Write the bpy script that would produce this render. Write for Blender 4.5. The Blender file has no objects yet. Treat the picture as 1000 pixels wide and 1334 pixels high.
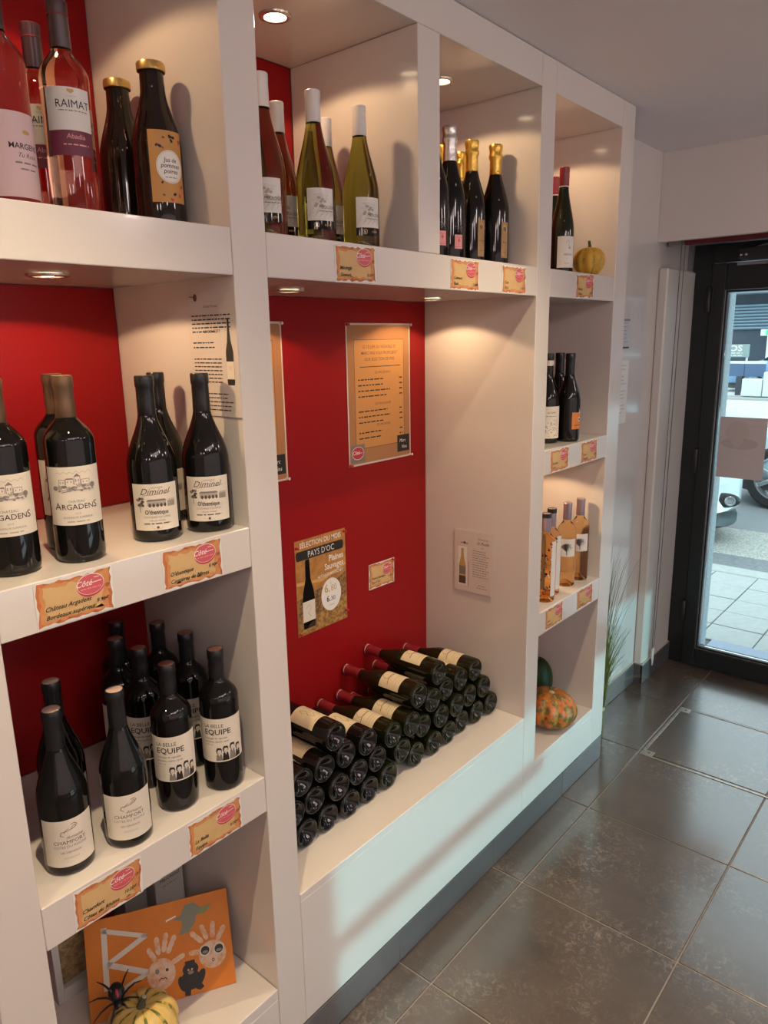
import bpy, bmesh, math, random
from mathutils import Vector, Matrix, Euler
PI = math.pi
rng = random.Random(7)
S = bpy.context.scene
COL = S.collection

# ------------------------------------------------------------------ camera
cam_d = bpy.data.cameras.new('camera'); cam = bpy.data.objects.new('camera', cam_d); COL.objects.link(cam)
cam_d.sensor_fit = 'VERTICAL'; cam_d.sensor_height = 36.0
cam_d.lens = 947.196 / 1334.0 * 36.0
right = Vector((0.64536615, -0.76365991, -0.01805764))
down = Vector((-0.18651511, -0.13461108, -0.9731865))
fwd = Vector((0.74075276, 0.63142965, -0.22930754))
m = Matrix((right, -down, -fwd)).transposed().to_4x4()
m.translation = Vector((0, -1, 1.566))
cam.matrix_world = m
cam_d.clip_start = 0.02; cam_d.clip_end = 200
S.camera = cam

# ------------------------------------------------------------------ sky and exposure
W = bpy.data.worlds.new('sky'); S.world = W; W.use_nodes = True
bgn = W.node_tree.nodes['Background']
bgn.inputs['Color'].default_value = (0.78, 0.94, 1.0, 1); bgn.inputs['Strength'].default_value = 2.15
S.view_settings.view_transform = 'Standard'; S.view_settings.look = 'None'
S.view_settings.exposure = 0.3; S.view_settings.gamma = 1.0
S.view_settings.use_curve_mapping = False
S.cycles.use_denoising = True
S.cycles.max_bounces = 10; S.cycles.diffuse_bounces = 4; S.cycles.glossy_bounces = 4
S.cycles.transmission_bounces = 10; S.cycles.transparent_max_bounces = 12
S.cycles.caustics_reflective = False; S.cycles.caustics_refractive = False
S.cycles.sample_clamp_indirect = 4.0

def area(name, loc, rot, sx, sy, power, col, spread=180):
    d = bpy.data.lights.new(name, 'AREA'); d.shape = 'RECTANGLE'; d.size = sx; d.size_y = sy
    d.energy = power; d.color = col; d.spread = math.radians(spread)
    o = bpy.data.objects.new(name, d); COL.objects.link(o); o.location = loc; o.rotation_euler = rot
    return o
# added fill in front of the closed opposite wall, for general room light
area('shop_fill', (.5, -3.16, 1.34), (PI/2, 0, 0), 5.6, 1.5, 13.0, (1.0, 0.865, 0.85))
# added fill points out of view, for room light and small bottle reflections
for lx, ly in ((-1.8, -1.7), (-.3, -1.7), (1.2, -1.7), (2.8, -1.7), (-1.2, -2.2), (.4, -2.2), (2.0, -2.2)):
    pd = bpy.data.lights.new('room_fill_point', 'POINT'); pd.energy = 4.3; pd.color = (1.0, 0.84, 0.80); pd.shadow_soft_size = 0.07
    po = bpy.data.objects.new('room_fill_point', pd); COL.objects.link(po); po.location = (lx, ly, 2.21)
area('low_blue_fill', (1.75, -3.16, 0.27), (PI/2, 0, 0), 1.7, 0.12, 0.5, (0.52, 0.93, 1.0), 24)  # added blue fill for the low panels, not a real window
sd = bpy.data.lights.new('low_sun', 'SUN'); sd.energy = 1.25; sd.color = (0.32, 0.92, 1.0); sd.angle = math.radians(0.9)
sun = bpy.data.objects.new('low_sun', sd); COL.objects.link(sun); sun.rotation_euler = Vector((-.08, .995, -.036)).to_track_quat('-Z', 'Y').to_euler()
# added overhead fill out of view, raising the warm ambient light
area('overhead_fill', (0.4, -1.9, 2.24), (0, 0, 0), 1.2, 0.5, 9, (1.0, 0.78, 0.66))

# ------------------------------------------------------------------ materials
MATS = {}
def mat(name, col, rough=0.5, metal=0.0, spec=0.5, trans=0.0, ior=1.5, coat=0.0, emit=None, es=0.0, noise=None, bump=None):
    if name in MATS: return MATS[name]
    m = bpy.data.materials.new(name); m.use_nodes = True
    nt = m.node_tree; b = nt.nodes['Principled BSDF']; L = nt.links
    b.inputs['Base Color'].default_value = (*col, 1)
    b.inputs['Roughness'].default_value = rough; b.inputs['Metallic'].default_value = metal
    b.inputs['Specular IOR Level'].default_value = spec; b.inputs['IOR'].default_value = ior
    b.inputs['Transmission Weight'].default_value = trans; b.inputs['Coat Weight'].default_value = coat
    b.inputs['Coat Roughness'].default_value = 0.03
    if emit: b.inputs['Emission Color'].default_value = (*emit, 1); b.inputs['Emission Strength'].default_value = es
    if noise:   # (scale, colour2, lo, hi, detail)
        sc, c2, lo, hi, det = noise
        tc = nt.nodes.new('ShaderNodeTexCoord'); n = nt.nodes.new('ShaderNodeTexNoise')
        n.inputs['Scale'].default_value = sc; n.inputs['Detail'].default_value = det; n.inputs['Roughness'].default_value = 0.65
        r = nt.nodes.new('ShaderNodeValToRGB')
        r.color_ramp.elements[0].position = lo; r.color_ramp.elements[0].color = (*col, 1)
        r.color_ramp.elements[1].position = hi; r.color_ramp.elements[1].color = (*c2, 1)
        L.new(tc.outputs['Object'], n.inputs['Vector']); L.new(n.outputs['Fac'], r.inputs['Fac'])
        L.new(r.outputs['Color'], b.inputs['Base Color'])
    if bump:
        sc, st, dist = bump
        tc = nt.nodes.new('ShaderNodeTexCoord'); n = nt.nodes.new('ShaderNodeTexNoise'); n.inputs['Scale'].default_value = sc
        bp = nt.nodes.new('ShaderNodeBump'); bp.inputs['Strength'].default_value = st; bp.inputs['Distance'].default_value = dist
        L.new(tc.outputs['Object'], n.inputs['Vector']); L.new(n.outputs['Fac'], bp.inputs['Height']); L.new(bp.outputs['Normal'], b.inputs['Normal'])
    MATS[name] = m
    return m

white = mat('white_lacquer', (0.70, 0.645, 0.60), 0.16, coat=0.35)
red = mat('red_lacquer', (0.275, 0.0075, 0.009), 0.30, spec=0.18)
wallw = mat('white_wall_paint', (0.70, 0.64, 0.62), 0.75, noise=(3, (0.73, 0.67, 0.65), 0.3, 0.7, 3))
wallg = mat('glossy_white_wall', (0.66, 0.61, 0.58), 0.12, coat=0.3)
ceilm = mat('ceiling_paint', (0.80, 0.76, 0.79), 0.8, noise=(2, (0.84, 0.80, 0.83), 0.3, 0.7, 3))
grout = mat('grey_grout', (0.34, 0.31, 0.28), 0.8)
groutd = mat('dark_grout', (0.16, 0.15, 0.14), 0.8)
black = mat('black_plastic', (0.012, 0.012, 0.012), 0.4)
steel = mat('brushed_steel', (0.62, 0.62, 0.60), 0.3, metal=0.9)
chrome = mat('polished_chrome', (0.8, 0.8, 0.8), 0.08, metal=1)
anthr = mat('anthracite_metal', (0.011, 0.013, 0.015), 0.35, spec=0.5)
paper = mat('white_paper', (0.72, 0.70, 0.66), 0.6)
cream = mat('cream_label_paper', (0.74, 0.67, 0.56), 0.6)
tan = mat('tan_label_paper', (0.66, 0.55, 0.36), 0.6)
ink = mat('black_ink', (0.012, 0.010, 0.010), 0.6)
inkb = mat('brown_ink', (0.10, 0.06, 0.04), 0.6)
inkg = mat('grey_ink', (0.22, 0.19, 0.17), 0.6)
inkl = mat('light_grey_ink', (0.42, 0.37, 0.31), 0.6)
whitep = mat('white_print', (0.80, 0.78, 0.74), 0.6)
goldp = mat('gold_print', (0.55, 0.36, 0.12), 0.4)
redp = mat('red_print', (0.50, 0.035, 0.05), 0.4)
redl = mat('pale_red_print', (0.62, 0.10, 0.12), 0.4)
pinkp = mat('pink_print', (0.75, 0.32, 0.32), 0.5)
parch_o = mat('parchment_burnt_edge', (0.55, 0.17, 0.055), 0.7, noise=(60, (0.24, 0.07, 0.03), 0.45, 0.75, 2))
parch_m = mat('parchment_orange_edge', (0.62, 0.30, 0.11), 0.7, noise=(40, (0.58, 0.22, 0.07), 0.35, 0.7, 2))
parch_i = mat('parchment_tan', (0.66, 0.44, 0.20), 0.7, noise=(30, (0.60, 0.38, 0.16), 0.35, 0.7, 2))

def tile_mat(name, c1, c2, c3):
    m = bpy.data.materials.new(name); m.use_nodes = True; nt = m.node_tree; L = nt.links; b = nt.nodes['Principled BSDF']
    g = nt.nodes.new('ShaderNodeNewGeometry')
    n1 = nt.nodes.new('ShaderNodeTexNoise'); n1.inputs['Scale'].default_value = 2.6; n1.inputs['Detail'].default_value = 5; n1.inputs['Roughness'].default_value = 0.7
    n2 = nt.nodes.new('ShaderNodeTexNoise'); n2.inputs['Scale'].default_value = 52; n2.inputs['Detail'].default_value = 6; n2.inputs['Roughness'].default_value = 0.75; n2.inputs['Distortion'].default_value = 1.2
    r1 = nt.nodes.new('ShaderNodeValToRGB'); r1.color_ramp.elements[0].position = 0.35; r1.color_ramp.elements[0].color = (*c1, 1); r1.color_ramp.elements[1].position = 0.68; r1.color_ramp.elements[1].color = (*c2, 1)
    r2 = nt.nodes.new('ShaderNodeValToRGB'); r2.color_ramp.elements[0].position = 0.50; r2.color_ramp.elements[0].color = (0, 0, 0, 1); r2.color_ramp.elements[1].position = 0.78; r2.color_ramp.elements[1].color = (1, 1, 1, 1)
    n3 = nt.nodes.new('ShaderNodeTexNoise'); n3.inputs['Scale'].default_value = 3.4; n3.inputs['Detail'].default_value = 2
    r3 = nt.nodes.new('ShaderNodeValToRGB'); r3.color_ramp.elements[0].position = 0.44; r3.color_ramp.elements[1].position = 0.66
    mu = nt.nodes.new('ShaderNodeMath'); mu.operation = 'MULTIPLY'
    mx = nt.nodes.new('ShaderNodeMixRGB'); mx.inputs['Color2'].default_value = (*c3, 1)
    for n in (n1, n2, n3): L.new(g.outputs['Position'], n.inputs['Vector'])
    L.new(n1.outputs['Fac'], r1.inputs['Fac']); L.new(n2.outputs['Fac'], r2.inputs['Fac']); L.new(n3.outputs['Fac'], r3.inputs['Fac'])
    L.new(r2.outputs['Color'], mu.inputs[0]); L.new(r3.outputs['Color'], mu.inputs[1]); L.new(mu.outputs[0], mx.inputs['Fac'])
    L.new(r1.outputs['Color'], mx.inputs['Color1']); L.new(mx.outputs['Color'], b.inputs['Base Color'])
    mr = nt.nodes.new('ShaderNodeMapRange'); mr.inputs['From Min'].default_value = 0.3; mr.inputs['From Max'].default_value = 0.7
    mr.inputs['To Min'].default_value = 0.34; mr.inputs['To Max'].default_value = 0.46
    L.new(n1.outputs['Fac'], mr.inputs['Value']); L.new(mr.outputs['Result'], b.inputs['Roughness'])
    b.inputs['Specular IOR Level'].default_value = 0.9; b.inputs['Coat Weight'].default_value = 0.8; b.inputs['Coat Roughness'].default_value = 0.17; b.inputs['Coat IOR'].default_value = 1.95
    bp = nt.nodes.new('ShaderNodeBump'); bp.inputs['Strength'].default_value = 0.05; bp.inputs['Distance'].default_value = 0.001
    L.new(n2.outputs['Fac'], bp.inputs['Height']); L.new(bp.outputs['Normal'], b.inputs['Normal'])
    MATS[name] = m; return m
tilem = tile_mat('dark_slate_tile', (0.052, 0.036, 0.025), (0.105, 0.076, 0.054), (0.40, 0.33, 0.26))
skirtm = tile_mat('grey_skirting_tile', (0.066, 0.069, 0.074), (0.082, 0.085, 0.090), (0.115, 0.118, 0.12))

def pane_mat():
    m = bpy.data.materials.new('clear_window_glass'); m.use_nodes = True; nt = m.node_tree; nt.nodes.remove(nt.nodes['Principled BSDF'])
    out = nt.nodes['Material Output']; t = nt.nodes.new('ShaderNodeBsdfTransparent'); t.inputs['Color'].default_value = (0.95, 0.98, 0.98, 1)
    g = nt.nodes.new('ShaderNodeBsdfGlossy'); g.inputs['Roughness'].default_value = 0.01
    f = nt.nodes.new('ShaderNodeFresnel'); f.inputs['IOR'].default_value = 1.45
    x = nt.nodes.new('ShaderNodeMixShader'); L = nt.links
    L.new(f.outputs[0], x.inputs[0]); L.new(t.outputs[0], x.inputs[1]); L.new(g.outputs[0], x.inputs[2]); L.new(x.outputs[0], out.inputs['Surface'])
    MATS['pane'] = m; return m
pane = pane_mat()

# ------------------------------------------------------------------ mesh builder and object helpers
class MB:
    def __init__(s): s.v = []; s.f = []; s.mi = []; s.sm = []
    def add(s, vs, fs, mi=0, smooth=False):
        o = len(s.v); s.v += [tuple(p) for p in vs]
        for f in fs: s.f.append([i + o for i in f]); s.mi.append(mi); s.sm.append(smooth)
    def box(s, x0, x1, y0, y1, z0, z1, c=0.0012, mi=0, M=None):
        c = min(c, (x1-x0)*.45, (y1-y0)*.45, (z1-z0)*.45)
        bm = bmesh.new(); bmesh.ops.create_cube(bm, size=1)
        for v in bm.verts: v.co = Vector(((x0+x1)/2 + v.co.x*(x1-x0), (y0+y1)/2 + v.co.y*(y1-y0), (z0+z1)/2 + v.co.z*(z1-z0)))
        if c > 0: bmesh.ops.bevel(bm, geom=bm.edges[:], offset=c, segments=1, affect='EDGES', profile=0.5)
        if M: bmesh.ops.transform(bm, matrix=M, verts=bm.verts)
        bm.verts.index_update(); s.add([v.co for v in bm.verts], [[v.index for v in f.verts] for f in bm.faces], mi); bm.free()
        return s
    def lathe(s, prof, seg=32, mi=0, M=None, smooth=True, mis=None):
        vs = []; fs = []; n = len(prof); idx = []
        for r, z in prof:
            if r < 1e-6: idx.append([len(vs)]); vs.append(Vector((0, 0, z)))
            else:
                idx.append(list(range(len(vs), len(vs)+seg)))
                vs += [Vector((r*math.cos(2*PI*k/seg), r*math.sin(2*PI*k/seg), z)) for k in range(seg)]
        o = len(s.v)
        if M: vs = [M @ v for v in vs]
        s.v += [tuple(v) for v in vs]
        for i in range(n-1):
            a, b = idx[i], idx[i+1]; k_m = mis[i] if mis else mi
            for k in range(seg):
                k2 = (k+1) % seg
                if len(a) == 1 and len(b) == 1: break
                if len(a) == 1: f = [a[0], b[k2], b[k]]
                elif len(b) == 1: f = [a[k], a[k2], b[0]]
                else: f = [a[k], a[k2], b[k2], b[k]]
                s.f.append([q+o for q in f]); s.mi.append(k_m); s.sm.append(smooth)
        return s
    def tube(s, pts, rads, seg=8, mi=0, cap=True):
        pts = [Vector(p) for p in pts]; n = len(pts)
        if not hasattr(rads, '__len__'): rads = [rads]*n
        o = len(s.v); up = Vector((0, 0, 1))
        for i, p in enumerate(pts):
            d = (pts[min(i+1, n-1)] - pts[max(i-1, 0)]).normalized()
            u = d.cross(up)
            if u.length < 1e-3: u = d.cross(Vector((1, 0, 0)))
            u.normalize(); w = u.cross(d)
            for k in range(seg):
                a = 2*PI*k/seg; s.v.append(tuple(p + (u*math.cos(a) + w*math.sin(a))*rads[i]))
        for i in range(n-1):
            for k in range(seg):
                k2 = (k+1) % seg
                s.f.append([o+i*seg+k, o+i*seg+k2, o+(i+1)*seg+k2, o+(i+1)*seg+k]); s.mi.append(mi); s.sm.append(True)
        if cap:
            s.f.append([o+k for k in range(seg)][::-1]); s.mi.append(mi); s.sm.append(False)
            s.f.append([o+(n-1)*seg+k for k in range(seg)]); s.mi.append(mi); s.sm.append(False)
        return s
    def ball(s, c, rx, ry, rz, mi=0, seg=16, rings=10, M=None):
        prof = [(math.sin(PI*i/rings), -math.cos(PI*i/rings)) for i in range(rings+1)]
        prof[0] = (0, -1); prof[-1] = (0, 1)
        T = Matrix.Translation(Vector(c)) @ (M or Matrix.Identity(4)) @ Matrix.Diagonal((rx, ry, rz, 1))
        return s.lathe(prof, seg, mi, T)
    def mesh(s, name, mats):
        me = bpy.data.meshes.new(name); me.from_pydata(s.v, [], s.f)
        for m in mats: me.materials.append(m)
        me.polygons.foreach_set('material_index', s.mi); me.polygons.foreach_set('use_smooth', s.sm)
        me.update()
        if any(s.sm): me.set_sharp_from_angle(angle=math.radians(38))
        return me

def link(name, me, parent=None, loc=None, rot=None):
    o = bpy.data.objects.new(name, me); COL.objects.link(o)
    if parent: o.parent = parent
    if loc is not None: o.location = loc
    if rot is not None: o.rotation_euler = rot
    return o
def obj(name, mb, mats, parent=None, loc=None, rot=None):
    if not isinstance(mats, (list, tuple)): mats = [mats]
    return link(name, mb.mesh(name, mats), parent, loc, rot)
def tag(o, label, cat, group=None):
    o['label'] = label; o['category'] = cat
    if group: o['group'] = group
    return o
def thing(name, label, cat, loc=(0, 0, 0), rot=(0, 0, 0), group=None):
    return tag(link(name, None, None, loc, rot), label, cat, group)
def struct(name, mb, mats, parent=None):
    o = obj(name, mb, mats, parent)
    if not parent: o['kind'] = 'structure'
    return o
def bx(*a, c=0.0012): return MB().box(*a, c=c)

# ------------------------------------------------------------------ flat print: lettering and drawings laid on paper, bent round bottles
TXT = {}
def text_geo(s, shear=0.0, bold=0.0):
    k = (s, shear, bold)
    if k not in TXT:
        cu = bpy.data.curves.new('lettering', 'FONT'); cu.body = s; cu.size = 1; cu.shear = shear; cu.offset = bold; cu.resolution_u = 2
        ob = bpy.data.objects.new('lettering', cu); me = ob.to_mesh()
        vs = [(v.co.x, v.co.y) for v in me.vertices]; fs = [list(p.vertices) for p in me.polygons]
        ob.to_mesh_clear(); bpy.data.objects.remove(ob); bpy.data.curves.remove(cu)
        w = max((v[0] for v in vs), default=0)
        TXT[k] = (vs, fs, w)
    return TXT[k]
def greek(u0, u1, v, h, m, r=rng, dens=.8):
    out = []; u = u0
    while u < u1:
        w = r.uniform(1.2, 4.5)*h; e = min(u+w, u1); out.append(('R', u, v-h*.32, e, v+h*.32, m)); u = e + h*.7
    return out
def decal(name, els, parent, r=None, z0=0.0, w0=.0006, dw=.00004, loc=None, rot=None, cell=.004):
    mats = []; bm = bmesh.new(); lay = bm.verts.layers.float.new('w')
    boxes = []
    def bbox(e):
        t = e[0]
        if t == 'R': return (min(e[1], e[3]), min(e[2], e[4]), max(e[1], e[3]), max(e[2], e[4]))
        if t == 'E': q = max(e[3], e[4]); return (e[1]-q, e[2]-q, e[1]+q, e[2]+q)
        if t == 'T': q = len(e[1])*e[4]*.35; return (e[2]-2*q, e[3]-.3*e[4], e[2]+2*q, e[3]+e[4])
        return (min(p[0] for p in e[1]), min(p[1] for p in e[1]), max(p[0] for p in e[1]), max(p[1] for p in e[1]))
    for k, e in enumerate(els):
        b_ = bbox(e); ly = 1 + max([q[1] for q in boxes if q[0][0] < b_[2] and q[0][2] > b_[0] and q[0][1] < b_[3] and q[0][3] > b_[1]], default=-1); boxes.append((b_, ly))
        t = e[0]; w = w0 + dw*ly
        def mi(m):
            if m not in mats: mats.append(m)
            return mats.index(m)
        def poly(pts, m):
            vs = [bm.verts.new((p[0], p[1], 0)) for p in pts]
            for v in vs: v[lay] = w
            try: f = bm.faces.new(vs); f.material_index = mi(m)
            except ValueError: pass
        if t == 'T':
            _, s, u, v, size, m = e[:6]; sh = e[6] if len(e) > 6 else 0; xs = e[7] if len(e) > 7 else 1; al = e[8] if len(e) > 8 else 'C'; bo = e[9] if len(e) > 9 else 0
            vs, fs, wd = text_geo(s, sh, bo); ox = {'C': -wd/2, 'L': 0, 'R': -wd}[al]
            bv = [bm.verts.new((u + (a+ox)*size*xs, v + b*size, 0)) for a, b in vs]
            for q in bv: q[lay] = w
            for f in fs:
                try: g = bm.faces.new([bv[i] for i in f]); g.material_index = mi(m)
                except ValueError: pass
        elif t == 'R': poly([(e[1], e[2]), (e[3], e[2]), (e[3], e[4]), (e[1], e[4])], e[5])
        elif t == 'E':
            n = 28; a0 = e[6] if len(e) > 6 else 0
            pts = []
            for i in range(n):
                a = 2*PI*i/n; x, y = e[3]*math.cos(a), e[4]*math.sin(a)
                pts.append((e[1] + x*math.cos(a0) - y*math.sin(a0), e[2] + x*math.sin(a0) + y*math.cos(a0)))
            poly(pts, e[5])
        elif t == 'P': poly(e[1], e[2])
        elif t == 'L':
            ps, wd, m = e[1], e[2], e[3]
            for a, b in zip(ps[:-1], ps[1:]):
                dx, dy = b[0]-a[0], b[1]-a[1]; l = math.hypot(dx, dy) or 1; nx, ny = -dy/l*wd/2, dx/l*wd/2; ex, ey = dx/l*wd*.3, dy/l*wd*.3
                poly([(a[0]+nx-ex, a[1]+ny-ey), (a[0]-nx-ex, a[1]-ny-ey), (b[0]-nx+ex, b[1]-ny+ey), (b[0]+nx+ex, b[1]+ny+ey)], m)
    bmesh.ops.triangulate(bm, faces=[f for f in bm.faces if len(f.verts) > 4])
    if r:
        us = [v.co.x for v in bm.verts]; u = math.ceil(min(us)/cell)*cell
        while u < max(us):
            g = bm.verts[:] + bm.edges[:] + bm.faces[:]
            bmesh.ops.bisect_plane(bm, geom=g, dist=1e-7, plane_co=(u, 0, 0), plane_no=(1, 0, 0)); u += cell
        for v in bm.verts:
            ph = v.co.x/r; R = r + v[lay]; v.co = Vector((R*math.sin(ph), -R*math.cos(ph), z0 + v.co.y))
    else:
        for v in bm.verts: v.co = Vector((v.co.x, -v[lay], z0 + v.co.y))
    bm.normal_update()
    for f in bm.faces:
        c = f.calc_center_median(); ref = Vector((c.x, c.y, 0)) if r else Vector((0, -1, 0))
        if f.normal.dot(ref) < 0: f.normal_flip()
    me = bpy.data.meshes.new(name); bm.to_mesh(me); bm.free()
    for m_ in mats: me.materials.append(m_)
    return link(name, me, parent, loc, rot)
def wrap(r, hw, z0, z1, off=.0004, u0=0, th=.0003):          # label paper: a thin shell round a bottle
    mb = MB(); n = max(4, int(2*hw/.004)); vs = []; fs = []
    for k in range(n+1):
        ph = (u0 - hw + 2*hw*k/n)/r
        for R in (r+off-th, r+off):
            for z in (z0, z1): vs.append((R*math.sin(ph), -R*math.cos(ph), z))
    for k in range(n):
        a, b = 4*k, 4*k+4
        fs += [[a+2, b+2, b+3, a+3], [a+1, b+1, b, a][::1], [a+3, b+3, b+1, a+1], [a, b, b+2, a+2]]
    fs += [[0, 2, 3, 1], [4*n, 4*n+1, 4*n+3, 4*n+2]]
    mb.add(vs, fs, 0, True); return mb

# ------------------------------------------------------------------ room shell
TX0, TX, TY0, TY = 1.654, 0.4505, -0.100, 0.4505
floor = struct('floor', bx(-2.6, 3.47, -3.3, .5, -.06, -.0035, c=0), grout)
tile_cache = {}
def tile(x0, x1, y0, y1):
    g = .0022; w, h = round(x1-x0, 3), round(y1-y0, 3)
    if (w, h) not in tile_cache: tile_cache[(w, h)] = bx(-w/2+g, w/2-g, -h/2+g, h/2-g, -.02, 0, c=.0012).mesh('tile', [tilem])
    link('tile', tile_cache[(w, h)], floor, ((x0+x1)/2, (y0+y1)/2, rng.uniform(-.0004, .0004)))
xs = [TX0 + TX*k for k in range(-7, 5)]
for i in range(len(xs)-1):
    x0, x1 = xs[i], min(xs[i+1], 3.46)
    for j in range(-4, 1):
        y1 = TY0 + TY*(j+0); y0 = y1 - TY
        tile(x0, x1, y0, y1)
    if x1 <= 2.2: tile(x0, x1, TY0, .02)
    elif x0 < 2.4: tile(x0, x1, TY0, .16)
    else: tile(x0, x1, TY0, .16)
struct('ceiling', bx(-2.6, 3.7, -3.3, .5, 2.2635, 2.36, c=0), ceilm)
wl = MB(); wl.box(-2.6, 2.38, .40, .5, 0, 2.2635, c=0); wl.box(2.421, 3.46, .155, .5, 0, 2.2635, c=0, mi=1)
struct('wall_left', wl, [wallw, wallg])
wb = MB(); wb.box(-2.7, -2.6, -3.3, .5, 0, 2.2635, c=0); struct('wall_back', wb, wallw)
wr = MB()   # unseen opposite wall, its low slot and bar added to shape the sun patch
for a in ((-2.6, 3.7, -3.3, -3.2, 2.12, 2.2635), (-2.6, 3.7, -3.3, -3.2, 0, .125), (-2.6, 3.7, -3.3, -3.2, .555, 2.12), (-2.6, 1.235, -3.3, -3.2, .125, .555), (3.465, 3.7, -3.3, -3.2, .125, .555), (1.235, 2.22, -3.3, -3.2, .306, .362)): wr.box(*a, c=0)
struct('wall_right', wr, wallw)
we = MB()
for a in ((3.47, 3.72, .012, .5, 0, 2.2635), (3.47, 3.72, -3.3, .012, 1.955, 2.2635), (3.47, 3.72, -3.3, -.93, 0, 1.955)): we.box(*a, c=.002)
struct('wall_end', we, mat('outer_stone_render', (0.42, 0.42, 0.45), 0.85, noise=(120, (0.32, 0.32, 0.35), 0.4, 0.65, 3)))
struct('trim_1', bx(3.085, 3.115, -3.2, .155, 1.932, 2.2635, c=.001), wallw)          # blind pelmet above the door
pc = MB(); pc.box(3.115, 3.455, .115, .1549, .0, 1.835, c=.006); struct('trim_2', pc, mat('casing_white', (0.66, 0.63, 0.59), .35))   # boxed pipe beside the door

# skirting of separate tiles with a pale trim on top
def skirt(name, runs):
    o = link(name, None); o['kind'] = 'structure'
    for (x0, y0, x1, y1, cuts) in runs:
        L_ = math.hypot(x1-x0, y1-y0); ang = math.atan2(y1-y0, x1-x0)
        pts = [0] + [c for c in cuts if 0 < c < L_] + [L_]
        for a, b in zip(pts[:-1], pts[1:]):
            t = bx(a+.0012, b-.0012, 0, .0095, .002, .092, c=.001)
            link('skirting_tile', t.mesh('skirting_tile', [skirtm]), o, (x0, y0, 0), (0, 0, ang))
        link('grout_line', bx(0, L_, .002, .009, .0, .091, c=0).mesh('grout_line', [groutd]), o, (x0, y0, 0), (0, 0, ang))
        link('trim_strip', bx(0, L_, .003, .012, .0925, .0975, c=.001).mesh('trim_strip', [mat('beige_trim', (.52, .47, .38), .4)]), o, (x0, y0, 0), (0, 0, ang))
    return o
cut0 = [x - .29 for x in [TX0 + TX*k for k in range(-3, 3)]]
skirt('baseboard_left', [(.29, 0.0, 2.42, 0.0, cut0)])
skirt('baseboard_far', [(2.425, .1452, 3.112, .1452, [.58]), (3.105, .105, 3.455, .105, []), (3.105, .150, 3.105, .1055, [])])

# hatch frame in the floor
hx0, hx1, hy0, hy1 = 2.535, 3.002, -.565, -.108
t = thing('floor_hatch_frame', 'thin metal frame of the access hatch set in the dark floor tiles by the door', 'hatch frame', (hx0, hy1, 0))
fm = mat('worn_aluminium', (0.55, 0.53, 0.49), .35, metal=.7, noise=(50, (.36, .33, .29), .4, .7, 3))
w_ = hx1-hx0; h_ = hy1-hy0
for a in ((0, w_, -.011, 0), (0, w_, -h_, -h_+.006), (0, .006, -h_+.006, -.011), (w_-.006, w_, -h_+.006, -.011)):
    obj('frame_strip', bx(a[0], a[1], a[2], a[3], .0004, .0022, c=.0006), fm, t)
for cx, cy in ((.006, -.046), (w_-.041, -.046)):
    p = obj('corner_plate', bx(cx, cx+.035, cy, cy+.035, .0008, .0032, c=.0008), fm, t)
    obj('screw', MB().lathe([(.005, .003), (.005, .0042), (.0035, .0046), (0, .0044)], 12, M=Matrix.Translation((cx+.018, cy+.018, 0))), groutd, p)

# ------------------------------------------------------------------ shelf units
YB = .375
def unit(name, label): return thing(name, label, 'shelf unit', (0, 0, 0))
uA = unit('shelf_unit', 'tall white glossy shelf unit with four red-backed compartments at the left')
P = lambda nm, b, m, par, c=.0012: obj(nm, bx(*b, c=c), m, par)
P('upright', (.289, .364, 0, YB+.015, .098, 2.262), white, uA)
for z0, z1 in ((1.676, 1.750), (1.172, 1.246), (.669, .745)): P('shelf', (.3645, .8015, 0, YB-.001, z0, z1), white, uA)
P('top_panel', (.3645, .8015, 0, YB-.001, 2.186, 2.262), white, uA)
P('floor_panel', (.3645, .8015, 0, YB-.001, .218, .243), white, uA)
P('base_panel', (.3645, .8015, 0, .018, .098, .2175), white, uA)
for z0, z1 in ((1.7505, 2.1855), (1.2465, 1.6755), (.7455, 1.1715), (.2435, .6685)): P('back_panel', (.3645, .8015, YB, YB+.014, z0, z1), red, uA, .0005)
uB = unit('shelf_unit', 'wide white shelf unit with the red-backed niche of stacked bottles')
P('upright', (.8028, .876, 0, YB+.015, .098, 2.262), white, uB)
P('top_panel', (.8765, 1.8205, 0, YB-.001, 2.186, 2.262), white, uB)
P('divider', (1.305, 1.381, 0, YB-.001, 1.7505, 2.1855), white, uB)
P('shelf', (.8765, 1.8205, 0, YB-.001, 1.676, 1.750), white, uB)
P('base_panel', (.8765, 1.8205, 0, .018, .098, .4065), white, uB)
P('floor_panel', (.8765, 1.8205, 0, YB-.001, .407, .425), white, uB)
for b in ((.8765, 1.3045, YB, YB+.014, 1.7505, 2.1855), (1.3815, 1.8205, YB, YB+.014, 1.7505, 2.1855), (.8765, 1.8205, YB, YB+.014, .4255, 1.6755)): P('back_panel', b, red, uB, .0005)
uC = unit('shelf_unit', 'narrow white shelf unit with four compartments at the end beside the grass')
P('upright', (1.8222, 1.896, 0, YB+.015, .098, 2.262), white, uC)
P('top_panel', (1.8965, 2.3245, 0, YB-.001, 2.186, 2.262), white, uC)
for z0, z1 in ((1.676, 1.750), (1.172, 1.246), (.669, .745)): P('shelf', (1.8965, 2.3245, 0, YB-.001, z0, z1), white, uC)
P('floor_panel', (1.8965, 2.3245, 0, YB-.001, .218, .243), white, uC)
P('base_panel', (1.8965, 2.3245, 0, .018, .098, .2175), white, uC)
P('end_panel', (2.3262, 2.42, 0, YB, .098, 2.262), white, uC)
for z0, z1 in ((1.7505, 2.1855), (1.2465, 1.6755), (.7455, 1.1715), (.2435, .6685)): P('back_panel', (1.8965, 2.3245, YB, YB+.014, z0, z1), red, uC, .0005)

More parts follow.
